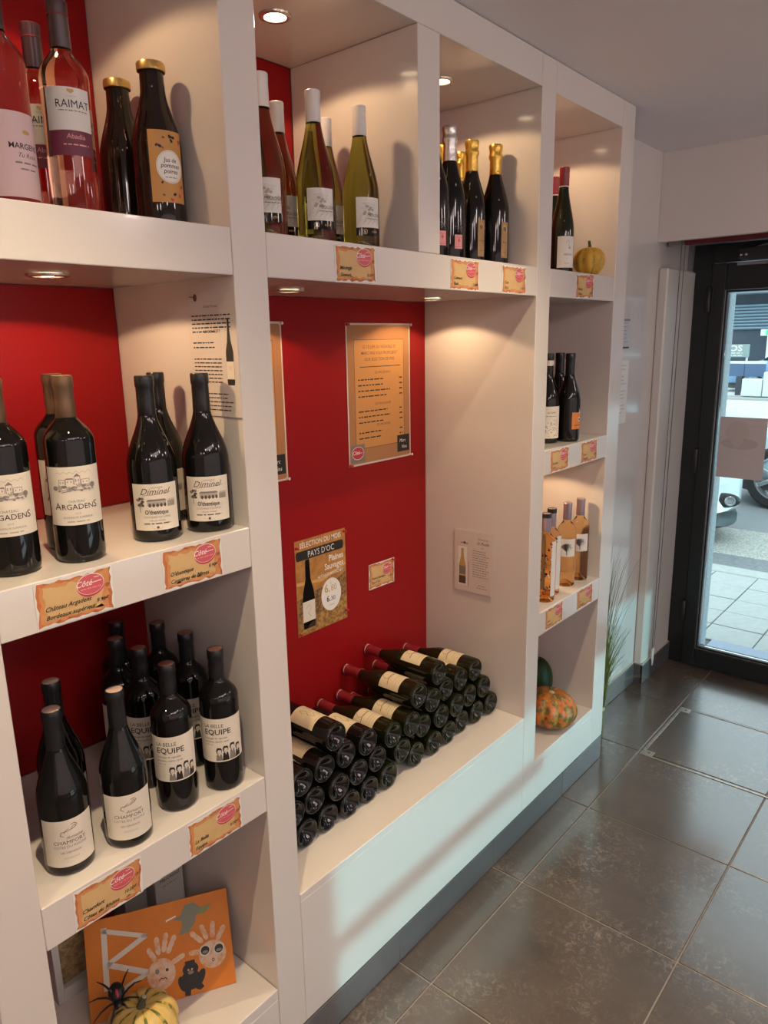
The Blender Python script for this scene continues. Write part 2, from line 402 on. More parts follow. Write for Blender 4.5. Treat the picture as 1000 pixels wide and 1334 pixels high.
# ------------------------------------------------------------------ recessed downlights
glow = mat('lit_lamp_glass', (1, .9, .75), .3, emit=(1, .78, .48), es=9)
ringm = mat('satin_ring', (0.62, 0.55, 0.47), .25, metal=.8)
def downlight(x, y, z, label, power, col, ang=144, blend=.16, r=.031):
    t = thing('recessed_downlight', label, 'downlight', (x, y, z))
    ring = MB().lathe([(r*.70, -.0008), (r*.72, -.0040), (r*.86, -.0052), (r*1.02, -.0034), (r*1.04, -.0004), (r*.9, -.0002)], 28)
    obj('trim_ring', ring, ringm, t)
    obj('lamp_glass', MB().lathe([(0, -.0022), (r*.5, -.0022), (r*.70, -.0010), (r*.70, -.0004)], 24), glow, t)
    d = bpy.data.lights.new('downlight_spot', 'SPOT'); d.energy = power; d.color = col; d.spot_size = math.radians(ang); d.spot_blend = blend; d.shadow_soft_size = .013
    o = bpy.data.objects.new('downlight_spot', d); COL.objects.link(o); o.parent = t; o.location = (0, 0, -.008)
    return t
warm = (1.0, .66, .36)
downlight(.568, .165, 2.186, 'round downlight over the rose and juice bottles top left', 2.6, warm)
downlight(.568, .160, 1.676, 'round downlight under the shelf above the château bottles', 2.9, warm, 152, .05)
downlight(1.092, .186, 2.186, 'lit round downlight above the white-capped bottles', 2.6, warm)
downlight(1.613, .165, 2.186, 'round downlight above the gold-foiled sparkling bottles', 2.6, warm)
downlight(2.110, .165, 2.186, 'round downlight above the red-capped bottles and yellow gourd', 2.6, warm)
downlight(2.110, .165, 1.172, 'round downlight above the clear salmon rosé bottles', 2.6, warm)
downlight(1.122, .213, 1.676, 'round downlight at the left in the niche ceiling', 2.4, warm, 134, .12)
downlight(1.673, .238, 1.676, 'round downlight at the right in the niche ceiling', 2.4, warm, 134, .12)
shop = (1.0, .79, .49)
for x, nm in ((-.5, 'back'), (.36, 'middle'), (1.58, 'front')):
    downlight(x, -.41, 2.2632, 'ceiling downlight in front of the shelves, %s one of the row' % nm, 46, shop, 100, 1.0, .04)

# ------------------------------------------------------------------ bottles
dark = mat('dark_bottle_glass', (0.005, 0.0045, 0.004), .035, spec=.42)
darkg = mat('dark_green_bottle_glass', (0.008, 0.010, 0.003), .035, spec=.42)
juiceg = mat('dark_juice_glass', (0.010, 0.005, 0.004), .035, spec=.5)
roseg = mat('rose_wine_glass', (0.96, 0.56, 0.42), .015, trans=1, ior=1.36)
orang = mat('salmon_wine_glass', (1.0, 0.74, 0.44), .015, trans=1, ior=1.14)
pinkg = mat('pale_pink_wine_glass', (0.95, 0.70, 0.68), .015, trans=1, ior=1.34)
oliv = mat('olive_wine_glass', (0.32, 0.29, 0.055), .015, trans=1, ior=1.38)
c_blk = mat('black_capsule', (0.010, 0.010, 0.011), .32)
c_brn = mat('bronze_capsule', (0.17, 0.10, 0.055), .35, metal=.5)
c_wht = mat('white_capsule', (0.66, 0.63, 0.62), .3)
c_red = mat('dark_red_capsule', (0.20, 0.012, 0.02), .28)
c_plum = mat('plum_capsule', (0.045, 0.016, 0.024), .3)
c_cop = mat('copper_disc', (0.40, 0.18, 0.13), .35, metal=.6)
c_crm = mat('cream_disc', (0.62, 0.42, 0.34), .4)
c_gold = mat('gold_foil', (0.75, 0.48, 0.10), .24, metal=.9, bump=(220, .5, .002))
c_silv = mat('silver_foil', (0.72, 0.70, 0.70), .24, metal=.9, bump=(220, .5, .002))
c_lilac = mat('lilac_silver_capsule', (0.50, 0.40, 0.46), .28, metal=.8)
c_lid = mat('gold_lid', (0.60, 0.40, 0.14), .3, metal=.85)
def sstep(t): t = max(0, min(1, t)); return t*t*(3-2*t)
def body_prof(kind, H, R, rn):
    zs, zn, f = {'bordeaux': (.64, .795, lambda t: 1-sstep(t**1.45)), 'burgundy': (.45, .80, lambda t: 1-sstep(t**1.05)), 'flute': (.40, .86, lambda t: 1-sstep(t**.95)*1.0),
                 'champagne': (.46, .82, lambda t: 1-sstep(t**1.0)), 'juice': (.48, .86, lambda t: 1-sstep(t**1.15))}[kind]
    p = [(0, R*.60)] + [(R*.74*k/8, R*.04 + R*.56*math.cos(PI/2*k/8)**1.3) for k in range(1, 8)] + [(R*.74, R*.035), (R*.78, R*.008), (R*.83, 0), (R*.90, .0006), (R*.955, .003), (R*.985, .0065), (R, .012)]
    p += [(R, H*zs*k/3) for k in (1, 2, 3)]
    n = 12
    p += [(rn + (R-rn)*f(k/n), H*(zs + (zn-zs)*k/n)) for k in range(1, n+1)]
    p += [(rn*.97, H*(zn + (1-zn)*.6)), (rn*.97, H*.985), (0, H*.985)]
    return p
def cap_prof(kind, H, rn, z0):
    if kind == 'plain': return [(rn+.0006, z0), (rn+.0009, z0+.0006), (rn+.0006, z0+.35*(H-z0)), (rn+.0004, H-.019), (rn+.0015, H-.0165), (rn+.0015, H-.0022), (rn+.0004, H), (0, H)]
    if kind == 'long': return [(rn+.0012, z0), (rn+.0014, z0+.0006), (rn+.0008, H-.014), (rn+.0012, H-.012), (rn+.0012, H-.0012), (rn+.0002, H), (0, H)]
    if kind == 'foil': return [(rn+.004, z0), (rn+.0045, z0+.001), (rn+.0018, z0+.35*(H-z0)), (rn+.0008, H-.040), (rn+.0036, H-.033), (rn+.0040, H-.028), (rn+.0018, H-.022), (rn+.0030, H-.014), (rn+.0042, H-.006), (rn+.0026, H-.0012), (0, H)]
    if kind == 'lid': return [(rn+.0012, H-.0135), (rn+.0030, H-.0125), (rn+.0034, H-.003), (rn+.0022, H), (rn-.004, H-.0006), (0, H-.0006)]
SPEC = {}
def spec(key, kind, H, R, rn, glass, cap, capk, capz, top=None, labels=(), bands=(), cat='bottle', name='wine_bottle'):
    SPEC[key] = dict(kind=kind, H=H, R=R, rn=rn, glass=glass, cap=cap, capk=capk, capz=capz, top=top, labels=labels, bands=bands, name=name); MES[key] = {}
MES = {}
def bottle(key, x, y, z, rot, label, group=None, H=None, matrix=None):
    s = SPEC[key]; M = MES[key]
    if not M:
        M['glass_body'] = MB().lathe(body_prof(s['kind'], s['H'], s['R'], s['rn']), 36).mesh('glass_body', [s['glass']])
        M['capsule'] = MB().lathe(cap_prof(s['capk'], s['H'], s['rn'], s['H']*s['capz']), 28).mesh('capsule', [s['cap']])
        if s['top']: M['capsule_top'] = MB().lathe([(s['rn']-.0006, s['H']+.0001), (s['rn']-.0010, s['H']+.0004), (0, s['H']+.0004)], 24).mesh('capsule_top', [s['top']])
        M['labels'] = []
        for (hw, z0, z1, pm, els, u0) in s['labels']:
            lm = wrap(s['R'], hw, z0, z1, u0=u0).mesh('label', [pm])
            d = decal('lettering', els, None, s['R'], (z0+z1)/2) if els else None
            dm = d.data if d else None
            if d: bpy.data.objects.remove(d)
            M['labels'].append((lm, dm))
        M['bands'] = []
        for (za, zb, bm_) in s['bands']:
            rn = s['rn']; M['bands'].append(MB().lathe([(rn+.0008, za), (rn+.0018, za+.0003), (rn+.0018, zb-.0003), (rn+.0008, zb)], 24).mesh('capsule_band', [bm_]))
    t = thing(s['name'], label, 'bottle', (x, y, z), (0, 0, math.radians(rot)), group)
    if matrix: t.matrix_world = matrix
    link('glass_body', M['glass_body'], t); c = link('capsule', M['capsule'], t)
    if 'capsule_top' in M: link('capsule_top', M['capsule_top'], c)
    for b in M['bands']: link('capsule_band', b, c)
    for lm, dm in M['labels']:
        l = link('label', lm, t)
        if dm: link('lettering', dm, l)
    return t

# --- label artwork
r2 = random.Random(3)
def house(u, v, s, m1, m2):      # little engraved château among trees
    e = []
    for k in range(9):
        a = u + s*(-1.25 + .31*k); e.append(('E', a, v + s*r2.uniform(-.28, .0), s*.19, s*r2.uniform(.10, .2), m2 if k % 2 else m1))
    for (a, b, w, h) in ((-.95, -.02, .40, .38), (-.5, .05, .48, .34), (.05, .02, .36, .55), (.46, .0, .55, .34)):
        e.append(('R', u+a*s, v+b*s, u+(a+w)*s, v+(b+h)*s, cream)); e.append(('L', [(u+a*s, v+b*s), (u+a*s, v+(b+h)*s), (u+(a+w)*s, v+(b+h)*s), (u+(a+w)*s, v+b*s)], s*.035, m1))
        for q in (.25, .7): e.append(('R', u+(a+w*q-.03)*s, v+(b+h*.35)*s, u+(a+w*q+.03)*s, v+(b+h*.65)*s, m1))
    e.append(('P', [(u+.02*s, v+.57*s), (u+.23*s, v+.78*s), (u+.44*s, v+.57*s)], m1))
    e.append(('P', [(u-.52*s, v+.39*s), (u-.45*s, v+.47*s), (u-.05*s, v+.47*s), (u, v+.39*s)], m1))
    e.append(('L', [(u-1.1*s, v-.42*s), (u-.3*s, v-.28*s), (u+.3*s, v-.1*s)], s*.04, m2)); e.append(('L', [(u-.8*s, v-.5*s), (u-.1*s, v-.34*s), (u+.9*s, v-.36*s)], s*.05, m1))
    for k in range(14): e.append(('E', u + s*r2.uniform(-1.3, 1.3), v + s*r2.uniform(-.45, -.2), s*.08, s*.05, m1 if k % 3 else m2))
    for k in range(6): e.append(('L', [(u+s*(-1.2+.4*k), v+s*.75), (u+s*(-1.0+.4*k), v+s*r2.uniform(.82, .95)), (u+s*(-.8+.4*k), v+s*.78)], s*.025, inkl))
    return e
argL = house(-.001, .017, .022, inkg, inkl) + [('T', 'CHATEAU', 0, -.0095, .0052, inkg), ('T', 'A', -.0278, -.0200, .0150, ink), ('T', 'RGADEN', .0008, -.0200, .0115, ink), ('T', 'S', .0272, -.0200, .0150, ink),
        ('T', '2018', 0, -.0275, .0042, inkl), ('T', 'BORDEAUX SUPERIEUR', 0, -.0335, .0040, inkg)] + greek(-.016, .016, -.0385, .0028, inkl)
othL = [('T', 'DOMAINE', .003, .0315, .0042, inkg), ('T', 'Diminel', 0, .0215, .0150, inkb, .45), ('L', [(-.02, .020), (.004, .0215), (.026, .024)], .0006, inkb)]
for k in range(16): othL.append(('E', -.026 + r2.uniform(-.006, .006), .008 + r2.uniform(-.005, .007), .0026, .0022, inkb if k % 2 else inkg))
othL += [('R', -.0265, -.008, -.0255, .004, inkb), ('P', [(-.016, .010), (-.012, .0135), (.014, .0135), (.018, .010)], inkg), ('R', -.014, .002, .016, .0095, inkl)]
for k in range(5): othL.append(('E', -.010+.006*k, .0035, .0022, .0032, inkb))
for k in range(12): othL.append(('L', [(.019+.0012*k, 0), (.019+.0012*k, .009+.003*(k % 2))], .0007, inkb))
othL += [('T', "O'thentique", 0, -.0115, .0108, ink, 0, .72, 'C', .01), ('T', 'COSTIERES DE NIMES', 0, -.0180, .0046, inkg), ('T', 'VIEILLES VIGNES', 0, -.0235, .0036, inkg)] + greek(-.022, .022, -.0275, .003, inkb) + [('E', 0, -.034, .0022, .0022, inkb), ('L', [(-.009, -.034), (-.004, -.0365), (.004, -.0365), (.009, -.034)], .0005, inkl)]
chaL = [('L', [(-.008, .013), (-.013, .016), (-.011, .021), (-.003, .022), (.004, .024), (.010, .026), (.013, .030), (.009, .0335), (.004, .032)], .0009, inkb), ('L', [(.004, .026), (.009, .0305), (.011, .027), (.004, .0235)], .0007, inkb), ('L', [(-.007, .0195), (-.004, .024), (.0, .026)], .0007, inkb),
        ('T', 'domaine', .008, .0085, .0075, inkb, .4), ('T', 'CHAMFORT', 0, -.0005, .0088, inkb, 0, 1.05), ('T', 'COTES DU RHONE', 0, -.0075, .0060, inkg), ('T', 'LES CERVEAUX', 0, -.0170, .0046, inkb), ('T', 'VIGNERONS', 0, -.0270, .0042, inkl)]
equL = [('T', 'LA BELLE', -.030, .0265, .0098, ink, 0, .95, 'L'), ('T', 'EQUIPE', -.030, .0125, .0150, ink, 0, 1.02, 'L', .012), ('T', 'L’energie du vignoble', -.030, .0035, .0050, ink, .2, 1, 'L'), ('T', 'grenache, merlot, syrah', -.030, -.0035, .0048, ink, .2, 1, 'L')] + greek(-.030, -.012, -.0085, .0024, inkl)
for k, (u, hh) in enumerate(((-.004, .0), (.008, .003), (.021, .006), (.033, .001))):
    v = -.022 + hh
    equL += [('E', u, v, .0052, .0062, ink), ('E', u+.0006, v-.001, .0036, .0048, cream), ('P', [(u-.0055, v+.002), (u-.003, v+.0075), (u+.004, v+.007), (u+.0056, v+.002), (u+.002, v+.0032)], ink), ('R', u-.002, v-.0008, u-.0008, v, ink), ('R', u+.0012, v-.0008, u+.0024, v, ink), ('L', [(u-.001, v-.0035), (u+.002, v-.0032)], .0006, ink),
             ('P', [(u-.0062, -.041), (u-.0045, v-.006), (u+.0045, v-.006), (u+.0062, -.041)], ink if k % 2 else inkg), ('P', [(u-.0014, v-.0055), (u+.0016, v-.0055), (u+.0004, v-.011)], cream)]
raiL = [('E', .004, .023, .0028, .0030, goldp), ('E', .001, .024, .0018, .0022, goldp), ('E', .007, .024, .0018, .0022, goldp), ('T', 'CELLER DE', .004, .0155, .0028, inkl), ('T', 'RAIMAT', .006, .0015, .0150, ink, 0, .92)] + greek(-.014, .026, -.0025, .0022, inkg)
raiB = [('T', 'Abadia', .006, .006, .0095, pinkp, .1)] + greek(-.012, .024, -.002, .0026, pinkp)
margL = [('T', 'MARGENS', .010, .008, .0105, ink, 0, .95, 'C', .012), ('T', 'Tu Rose', .012, -.003, .0085, inkb, .4)] + greek(-.006, .030, -.010, .0034, inkg) + greek(0, .024, -.018, .0030, inkg) + [('E', .014, .030, .006, .003, goldp)]
jusL = []
for k in range(34):
    u, v = r2.uniform(-.027, .027), r2.uniform(-.051, .051)
    if math.hypot(u-.004, v) > .0275: jusL.append(('E', u, v, .0022, r2.choice((.0016, .0032)), r2.choice((inkb, ink, redp)), r2.uniform(0, 3)))
jusL += [('E', .004, 0, .0235, .0255, goldp), ('E', .004, 0, .0228, .0248, whitep), ('E', .004, 0, .0215, .0235, inkl), ('E', .004, 0, .0210, .0230, whitep), ('T', 'Jus de', .004, .0070, .0092, ink, .15, .95, 'C', .01), ('T', 'pommes', .004, -.0015, .0098, ink, .15, .95, 'C', .01), ('T', 'poires', .004, -.0100, .0098, ink, .15, .95, 'C', .01)] + greek(-.006, .014, -.016, .002, inkg)
melL = []
for k in range(15): melL.append(('L', [(-.026+.004*k*.9, -.024 + .004*(k % 3)), (-.020+.0036*k, -.016 + r2.uniform(0, .008)), (-.012+.003*k, -.012 + r2.uniform(-.002, .016))], .0005, inkl))
for k in range(10): melL.append(('E', r2.uniform(-.012, .012), r2.uniform(-.004, .012), .0032, .0026, inkl)); melL.append(('L', [(r2.uniform(-.02, 0), r2.uniform(.0, .02)), (r2.uniform(0, .02), r2.uniform(.0, .02))], .0004, inkl))
melL += [('T', 'MEOLOGIE', .012, -.008, .0085, ink, 0, .8)] + greek(-.004, .026, -.0125, .0022, inkg)
melB = [('E', -.010, 0, .0052, .0055, goldp), ('E', -.010, 0, .0042, .0045, dark), ('T', 'b', -.010, -.003, .0090, whitep), ('T', 'HEIM', .012, -.002, .0060, goldp, .1)]
chpL = [('E', .0, .028, .0075, .0085, goldp), ('E', -.001, .027, .005, .006, inkb), ('L', [(-.004, .018), (0, .032), (.006, .036)], .0012, goldp), ('T', 'Rosée', 0, -.008, .0068, ink, 0, .8), ('T', 'BRUT', 0, -.032, .004, ink)]
pnkL = [('L', [(-.008, -.010), (-.008, .010), (.008, .010), (.008, -.010)], .0008, redp), ('L', [(0, .010), (0, -.010)], .0006, redp), ('E', 0, .003, .0035, .004, redl), ('L', [(-.010, -.012), (.010, -.012)], .0008, redp)]
flwL = []
for k in range(44):
    a = r2.uniform(0, 2*PI); d = .012*math.sqrt(r2.random()); flwL.append(('E', d*math.cos(a), 1.2*d*math.sin(a), .0008, .0008, inkg))
rieL = [('L', [(-.004, .024), (.002, .034), (.006, .030), (.003, .020), (.010, .016)], .0008, inkg), ('E', .008, .012, .004, .0035, inkl), ('T', 'RIESLING', .004, -.010, .0085, inkb, 0, .85), ('T', '~', 0, -.020, .008, ink), ('T', 'ALSACE', 0, -.034, .0045, inkg)]
vegL = []
for k in range(60): vegL.append(('E', r2.uniform(-.024, .024), r2.uniform(-.044, .01), .0014, .0011, inkg if k % 2 else inkb))
vegL += [('T', 'LES TERRES', 0, .028, .0068, ink, 0, .8)] + greek(-.018, .018, .019, .0028, inkg)
orgL = [('E', .004, .004, .007, .007, whitep), ('E', .004, .004, .004, .004, ink)] + greek(-.016, .016, -.014, .0035, ink)
treL = []
for k in range(11):
    a = -1.25 + .25*k; treL.append(('P', [(0, -.014), (.019*math.sin(a)-.002*math.cos(a), -.014+.026*math.cos(a*.8)), (.021*math.sin(a)+.002*math.cos(a), -.010+.027*math.cos(a*.8))], ink))
treL += [('L', [(0, -.024), (0, -.012)], .002, ink), ('E', -.012, .006, .0016, .0026, redp), ('E', .011, .003, .0016, .0026, redp)]
patL = []
for k in range(26): patL.append(('P', [(r2.uniform(-.02, .02), r2.uniform(-.09, .09)) for q in range(3)], r2.choice((ink, whitep, c_plum, inkb))))
for i, e in enumerate(patL):
    c = e[1][0]; patL[i] = ('P', [(c[0], c[1]), (c[0]+r2.uniform(.003, .007), c[1]+r2.uniform(-.004, .006)), (c[0]+r2.uniform(-.002, .003), c[1]+r2.uniform(.006, .012))], e[2])
pilL = [('L', [(-.016, .012), (-.010, .026), (-.004, .010), (-.012, -.004), (-.006, -.022), (.002, -.008), (.010, -.026), (.014, -.010), (.006, .006), (.012, .022), (.002, .030)], .0007, inkb)] + greek(-.02, .02, -.034, .003, inkl)
pirL = [('L', [(-.030, .006), (-.012, .010), (.012, .010), (.030, .006)], .0016, ink), ('L', [(.018*math.cos(a/8*2*PI), .020+.014*math.sin(a/8*2*PI)) for a in range(9)], .0008, inkb), ('R', -.030, -.0190, .030, -.0182, inkg)] + greek(-.022, .022, -.010, .0034, inkl) + greek(-.02, .02, -.027, .003, inkl)
kraft = mat('kraft_label_paper', (.52, .26, .075), .6)
brnlab = mat('bronze_label_paper', (.42, .25, .10), .45)
orlab = mat('orange_label_paper', (.66, .20, .03), .5)
maroon = mat('maroon_label_paper', (.14, .02, .05), .5)

spec('argadens', 'bordeaux', .279, .0360, .0138, dark, c_brn, 'plain', .775, None, [(.0455, .060, .148, cream, argL, 0)])
spec('othentique', 'burgundy', .272, .0402, .0140, dark, c_blk, 'plain', .76, None, [(.0400, .021, .099, cream, othL, 0)])
spec('chamfort', 'burgundy', .273, .0385, .0138, dark, c_blk, 'plain', .76, c_crm, [(.0440, .018, .100, cream, chaL, 0)])
spec('equipe', 'bordeaux', .2745, .0362, .0138, dark, c_blk, 'plain', .80, c_cop, [(.0480, .063, .150, cream, equL, .002)])
spec('raimat', 'bordeaux', .300, .0350, .0135, roseg, c_plum, 'long', .79, None, [(.0330, .122, .179, paper, raiL, 0), (.0330, .088, .1215, maroon, raiB, 0)], [(.2995-.020, .2995-.018, c_red)], name='rose_wine_bottle')
spec('margens', 'bordeaux', .300, .0360, .0135, pinkg, c_plum, 'long', .79, None, [(.040, .020, .13, mat('pale_pink_paper', (.70, .52, .53), .6), margL, 0)], name='rose_wine_bottle')
spec('juice', 'juice', .256, .0395, .0195, juiceg, c_lid, 'lid', .9, None, [(.0290, .042, .150, kraft, jusL, 0)], name='juice_bottle')
spec('juice_plain', 'juice', .256, .0395, .0195, juiceg, c_lid, 'lid', .9, None, [], name='juice_bottle')
spec('flute', 'flute', .285, .0385, .0135, oliv, c_wht, 'long', .80, None, [(.0280, .046, .105, paper, melL, 0), (.0285, .030, .0455, dark, melB, 0)])
spec('gold_sparkling', 'champagne', .310, .0375, .0145, dark, c_gold, 'foil', .63, None, [(.0115, .025, .115, brnlab, chpL, 0)], name='sparkling_wine_bottle')
spec('pink_sparkling', 'champagne', .310, .0375, .0145, dark, c_silv, 'foil', .66, None, [(.0115, .030, .062, pinkp, pnkL, 0), (.013, .066, .098, dark, flwL, 0)], name='sparkling_wine_bottle')
spec('riesling', 'flute', .310, .0345, .0135, darkg, c_red, 'long', .82, None, [(.0300, .022, .112, paper, rieL, 0)], [(.254, .257, c_wht)])
spec('terres', 'burgundy', .273, .0370, .0138, dark, c_blk, 'plain', .80, None, [(.0330, .016, .114, cream, vegL, 0)], [(.236, .252, cream)])
spec('orange', 'burgundy', .272, .0355, .0138, dark, c_blk, 'plain', .76, None, [(.0250, .040, .092, orlab, orgL, 0)])
spec('salmon', 'bordeaux', .285, .0322, .0132, orang, c_lilac, 'long', .80, None, [(.0300, .106, .167, paper, treL, 0)], name='rose_wine_bottle')
spec('salmon_pattern', 'bordeaux', .285, .0320, .0132, orang, c_lilac, 'long', .80, None, [(.012, .02, .20, paper, patL, .030), (.012, .02, .20, paper, patL, -.030)], [(.272, .2862, c_blk)], name='rose_wine_bottle')
spec('pile_dark', 'bordeaux', .2765, .0353, .0135, dark, c_plum, 'plain', .79, None, [(.0420, .050, .128, tan, pilL, 0)])
spec('pile_red', 'burgundy', .2765, .0353, .0138, darkg, c_red, 'plain', .77, None, [(.0420, .050, .118, tan, pirL, 0)], [(.2665, .2690, c_wht)])

def face(x, y, off=0): return math.degrees(math.atan2(-x, y+1)) + off   # turn so that the label looks towards (0,-1)
# top left compartment
z = 1.750
bottle('margens', .512, .12, z, face(.512, .12, 22), 'pale pink rosé bottle cut by the left photo edge, top shelf')
bottle('raimat', .607, .12, z, face(.607, .12, 4), 'rosé bottle with white and maroon label in front, top left shelf')
bottle('raimat', .617, .225, z, face(.617, .22, -4), 'rosé bottle with maroon label half hidden behind its twin, top left shelf')
bottle('juice_plain', .764, .235, z, 0, 'dark juice bottle with gold lid, rear one without visible label')
bottle('juice', .758, .122, z, face(.758, .12, 22), 'dark apple and pear juice bottle with kraft label and gold lid')
# second row left
z = 1.246; g = 'château bottles with bronze capsules'
bottle('argadens', .428, .079, z, face(.428, .079, 2), 'bronze-capped château red bottle at the left edge of its shelf', g)
bottle('argadens', .523, .065, z, face(.523, .065, 2), 'bronze-capped château red bottle in front, whole label showing', g)
bottle('argadens', .546, .143, z, face(.546, .143, 6), 'bronze-capped château red bottle hidden behind the front one', g)
g = 'black-capped bottles with vineyard label'
bottle('othentique', .666, .077, z, face(.666, .077, 2), 'black-capped wide bottle with vineyard label, left of the front two', g)
bottle('othentique', .760, .057, z, face(.760, .057, 0), 'black-capped wide bottle with vineyard label, nearest the white side wall', g)
bottle('othentique', .752, .178, z, face(.752, .178, 0), 'black-capped wide bottle standing behind the two vineyard label ones', g)
# third row left
z = .745; g = 'sloping-shouldered black bottles with cream labels'
bottle('chamfort', .446, .068, z, face(.446, .068, 3), 'sloping black bottle with cream label at the left front of its shelf', g)
bottle('chamfort', .543, .051, z, face(.543, .051, 3), 'sloping black bottle with cream label beside the drawn heads bottles', g)
bottle('chamfort', .492, .165, z, face(.492, .165, 3), 'sloping black bottle whose neck shows behind the leftmost cream label one', g)
g = 'dark bottles with labels of drawn heads'
bottle('equipe', .652, .067, z, face(.652, .067, -4), 'dark bottle with drawn heads label, front left of its group', g)
bottle('equipe', .745, .051, z, face(.745, .051, -4), 'dark bottle with drawn heads label, front right by the side wall', g)
bottle('equipe', .659, .168, z, face(.659, .168, 0), 'dark bottle with drawn heads label, directly behind the front left one', g)
bottle('equipe', .756, .160, z, face(.756, .160, 0), 'dark bottle with drawn heads label, directly behind the front right one', g)
bottle('equipe', .655, .243, z, face(.655, .243, 0), 'dark bottle third from the front in the left file of the group', g)
bottle('equipe', .752, .251, z, face(.752, .251, 0), 'dark bottle third from the front in the right file of the group', g)
bottle('equipe', .703, .322, z, face(.703, .322, 0), 'dark bottle rearmost of the group, against the red back', g)
# white capsules
z = 1.750; g = 'olive bottles with white capsules'
bottle('flute', .964, .095, z, -38, 'white-capped olive bottle partly hidden by the left upright', g)
bottle('flute', 1.095, .095, z, -30, 'white-capped olive bottle in the middle of the front row', g)
bottle('flute', 1.228, .095, z, -22, 'white-capped olive bottle at the right with its shadow on the wall', g)
bottle('flute', 1.094, .197, z, -30, 'white-capped olive bottle behind, left one of the back row', g)
bottle('flute', 1.240, .205, z, -30, 'white-capped olive bottle behind, right one of the back row', g)
# sparkling
g = 'sparkling bottles with foil necks'
bottle('pink_sparkling', 1.470, .085, z, -18, 'sparkling bottle with pink label half hidden by the divider', g)
bottle('pink_sparkling', 1.555, .097, z, -18, 'sparkling bottle with silver foil and pink label', g)
bottle('gold_sparkling', 1.700, .130, z, -12, 'gold-foiled sparkling bottle with bronze label, middle of the shelf', g)
bottle('gold_sparkling', 1.779, .108, z, -12, 'gold-foiled sparkling bottle with bronze label, rightmost', g)
bottle('gold_sparkling', 1.780, .222, z, -12, 'gold-foiled sparkling bottle in the back row, between two front ones', g)
bottle('gold_sparkling', 1.688, .217, z, -12, 'gold-foiled sparkling bottle in the back row beside the divider', g)
bottle('riesling', 2.150, .098, z, -36, 'red-capped green bottle beside the yellow gourd')
bottle('riesling', 2.254, .184, z, -45, 'red-capped green bottle behind its twin, only its left edge showing')
z = 1.246
bottle('terres', 2.066, .085, z, -40, 'dark bottle with cream speckled label and banded neck')
bottle('orange', 2.132, .046, z, -5, 'dark bottle in front with orange label turned to the right')
bottle('orange', 2.205, .118, z, -55, 'dark bottle with orange label behind the front one')
z = .745; g = 'clear salmon rosé bottles'
bottle('salmon_pattern', 2.016, .048, z, -60, 'patterned rosé bottle sliver beside the white upright', g)
bottle('salmon_pattern', 2.085, .066, z, -60, 'patterned rosé bottle with black cap, whole', g)
bottle('salmon', 2.196, .066, z, -60, 'silver-capped rosé bottle with tree label, left of two', g)
bottle('salmon', 2.282, .060, z, -60, 'silver-capped rosé bottle with tree label, nearest the side wall', g)
# the pile lying in the niche, bases outward
rows = [[(.92, .461), (.9919, .461), (1.0632, .461), (1.137, .461), (1.209, .461), (1.285, .461), (1.411, .461), (1.4885, .461), (1.5598, .461), (1.634, .461), (1.71, .461), (1.783, .461)],
 [(.9559, .5273), (1.0271, .5243), (1.101, .5243), (1.176, .5243), (1.248, .525), (1.349, .502), (1.4474, .53), (1.523, .528), (1.598, .53), (1.671, .53), (1.745, .53)],
 [(.991, .5903), (1.064, .5883), (1.138, .5903), (1.21, .592), (1.311, .5655), (1.3856, .5655), (1.483, .594), (1.557, .594), (1.63, .597), (1.707, .598)],
 [(1.098, .6585), (1.419, .6335), (1.518, .6605)]]
ordn = ['first', 'second', 'third', 'fourth', 'fifth', 'sixth', 'seventh', 'eighth', 'ninth', 'tenth', 'eleventh', 'twelfth']
rown = ['bottom', 'second', 'third', 'top']
for ri, row in enumerate(rows):
    for k, (x, zz) in enumerate(row):
        dk = x < 1.255
        yb = .098 + rng.uniform(-.006, .006)
        roll = rng.uniform(-.25, .25) + (.15 if dk else 0)
        # bottle axis along +Y (neck towards the red back), label upwards
        M = Matrix.Translation((x, yb, zz)) @ Matrix.Rotation(-PI/2, 4, 'X') @ Matrix.Rotation(roll, 4, 'Z')
        bottle('pile_dark' if dk else 'pile_red', 0, 0, 0, 0, '%s bottle lying in the niche pile, %s from the left in the %s row' % ('dark-capped' if dk else 'red-capped', ordn[k], rown[ri]), 'bottles lying in the niche pile', matrix=M)

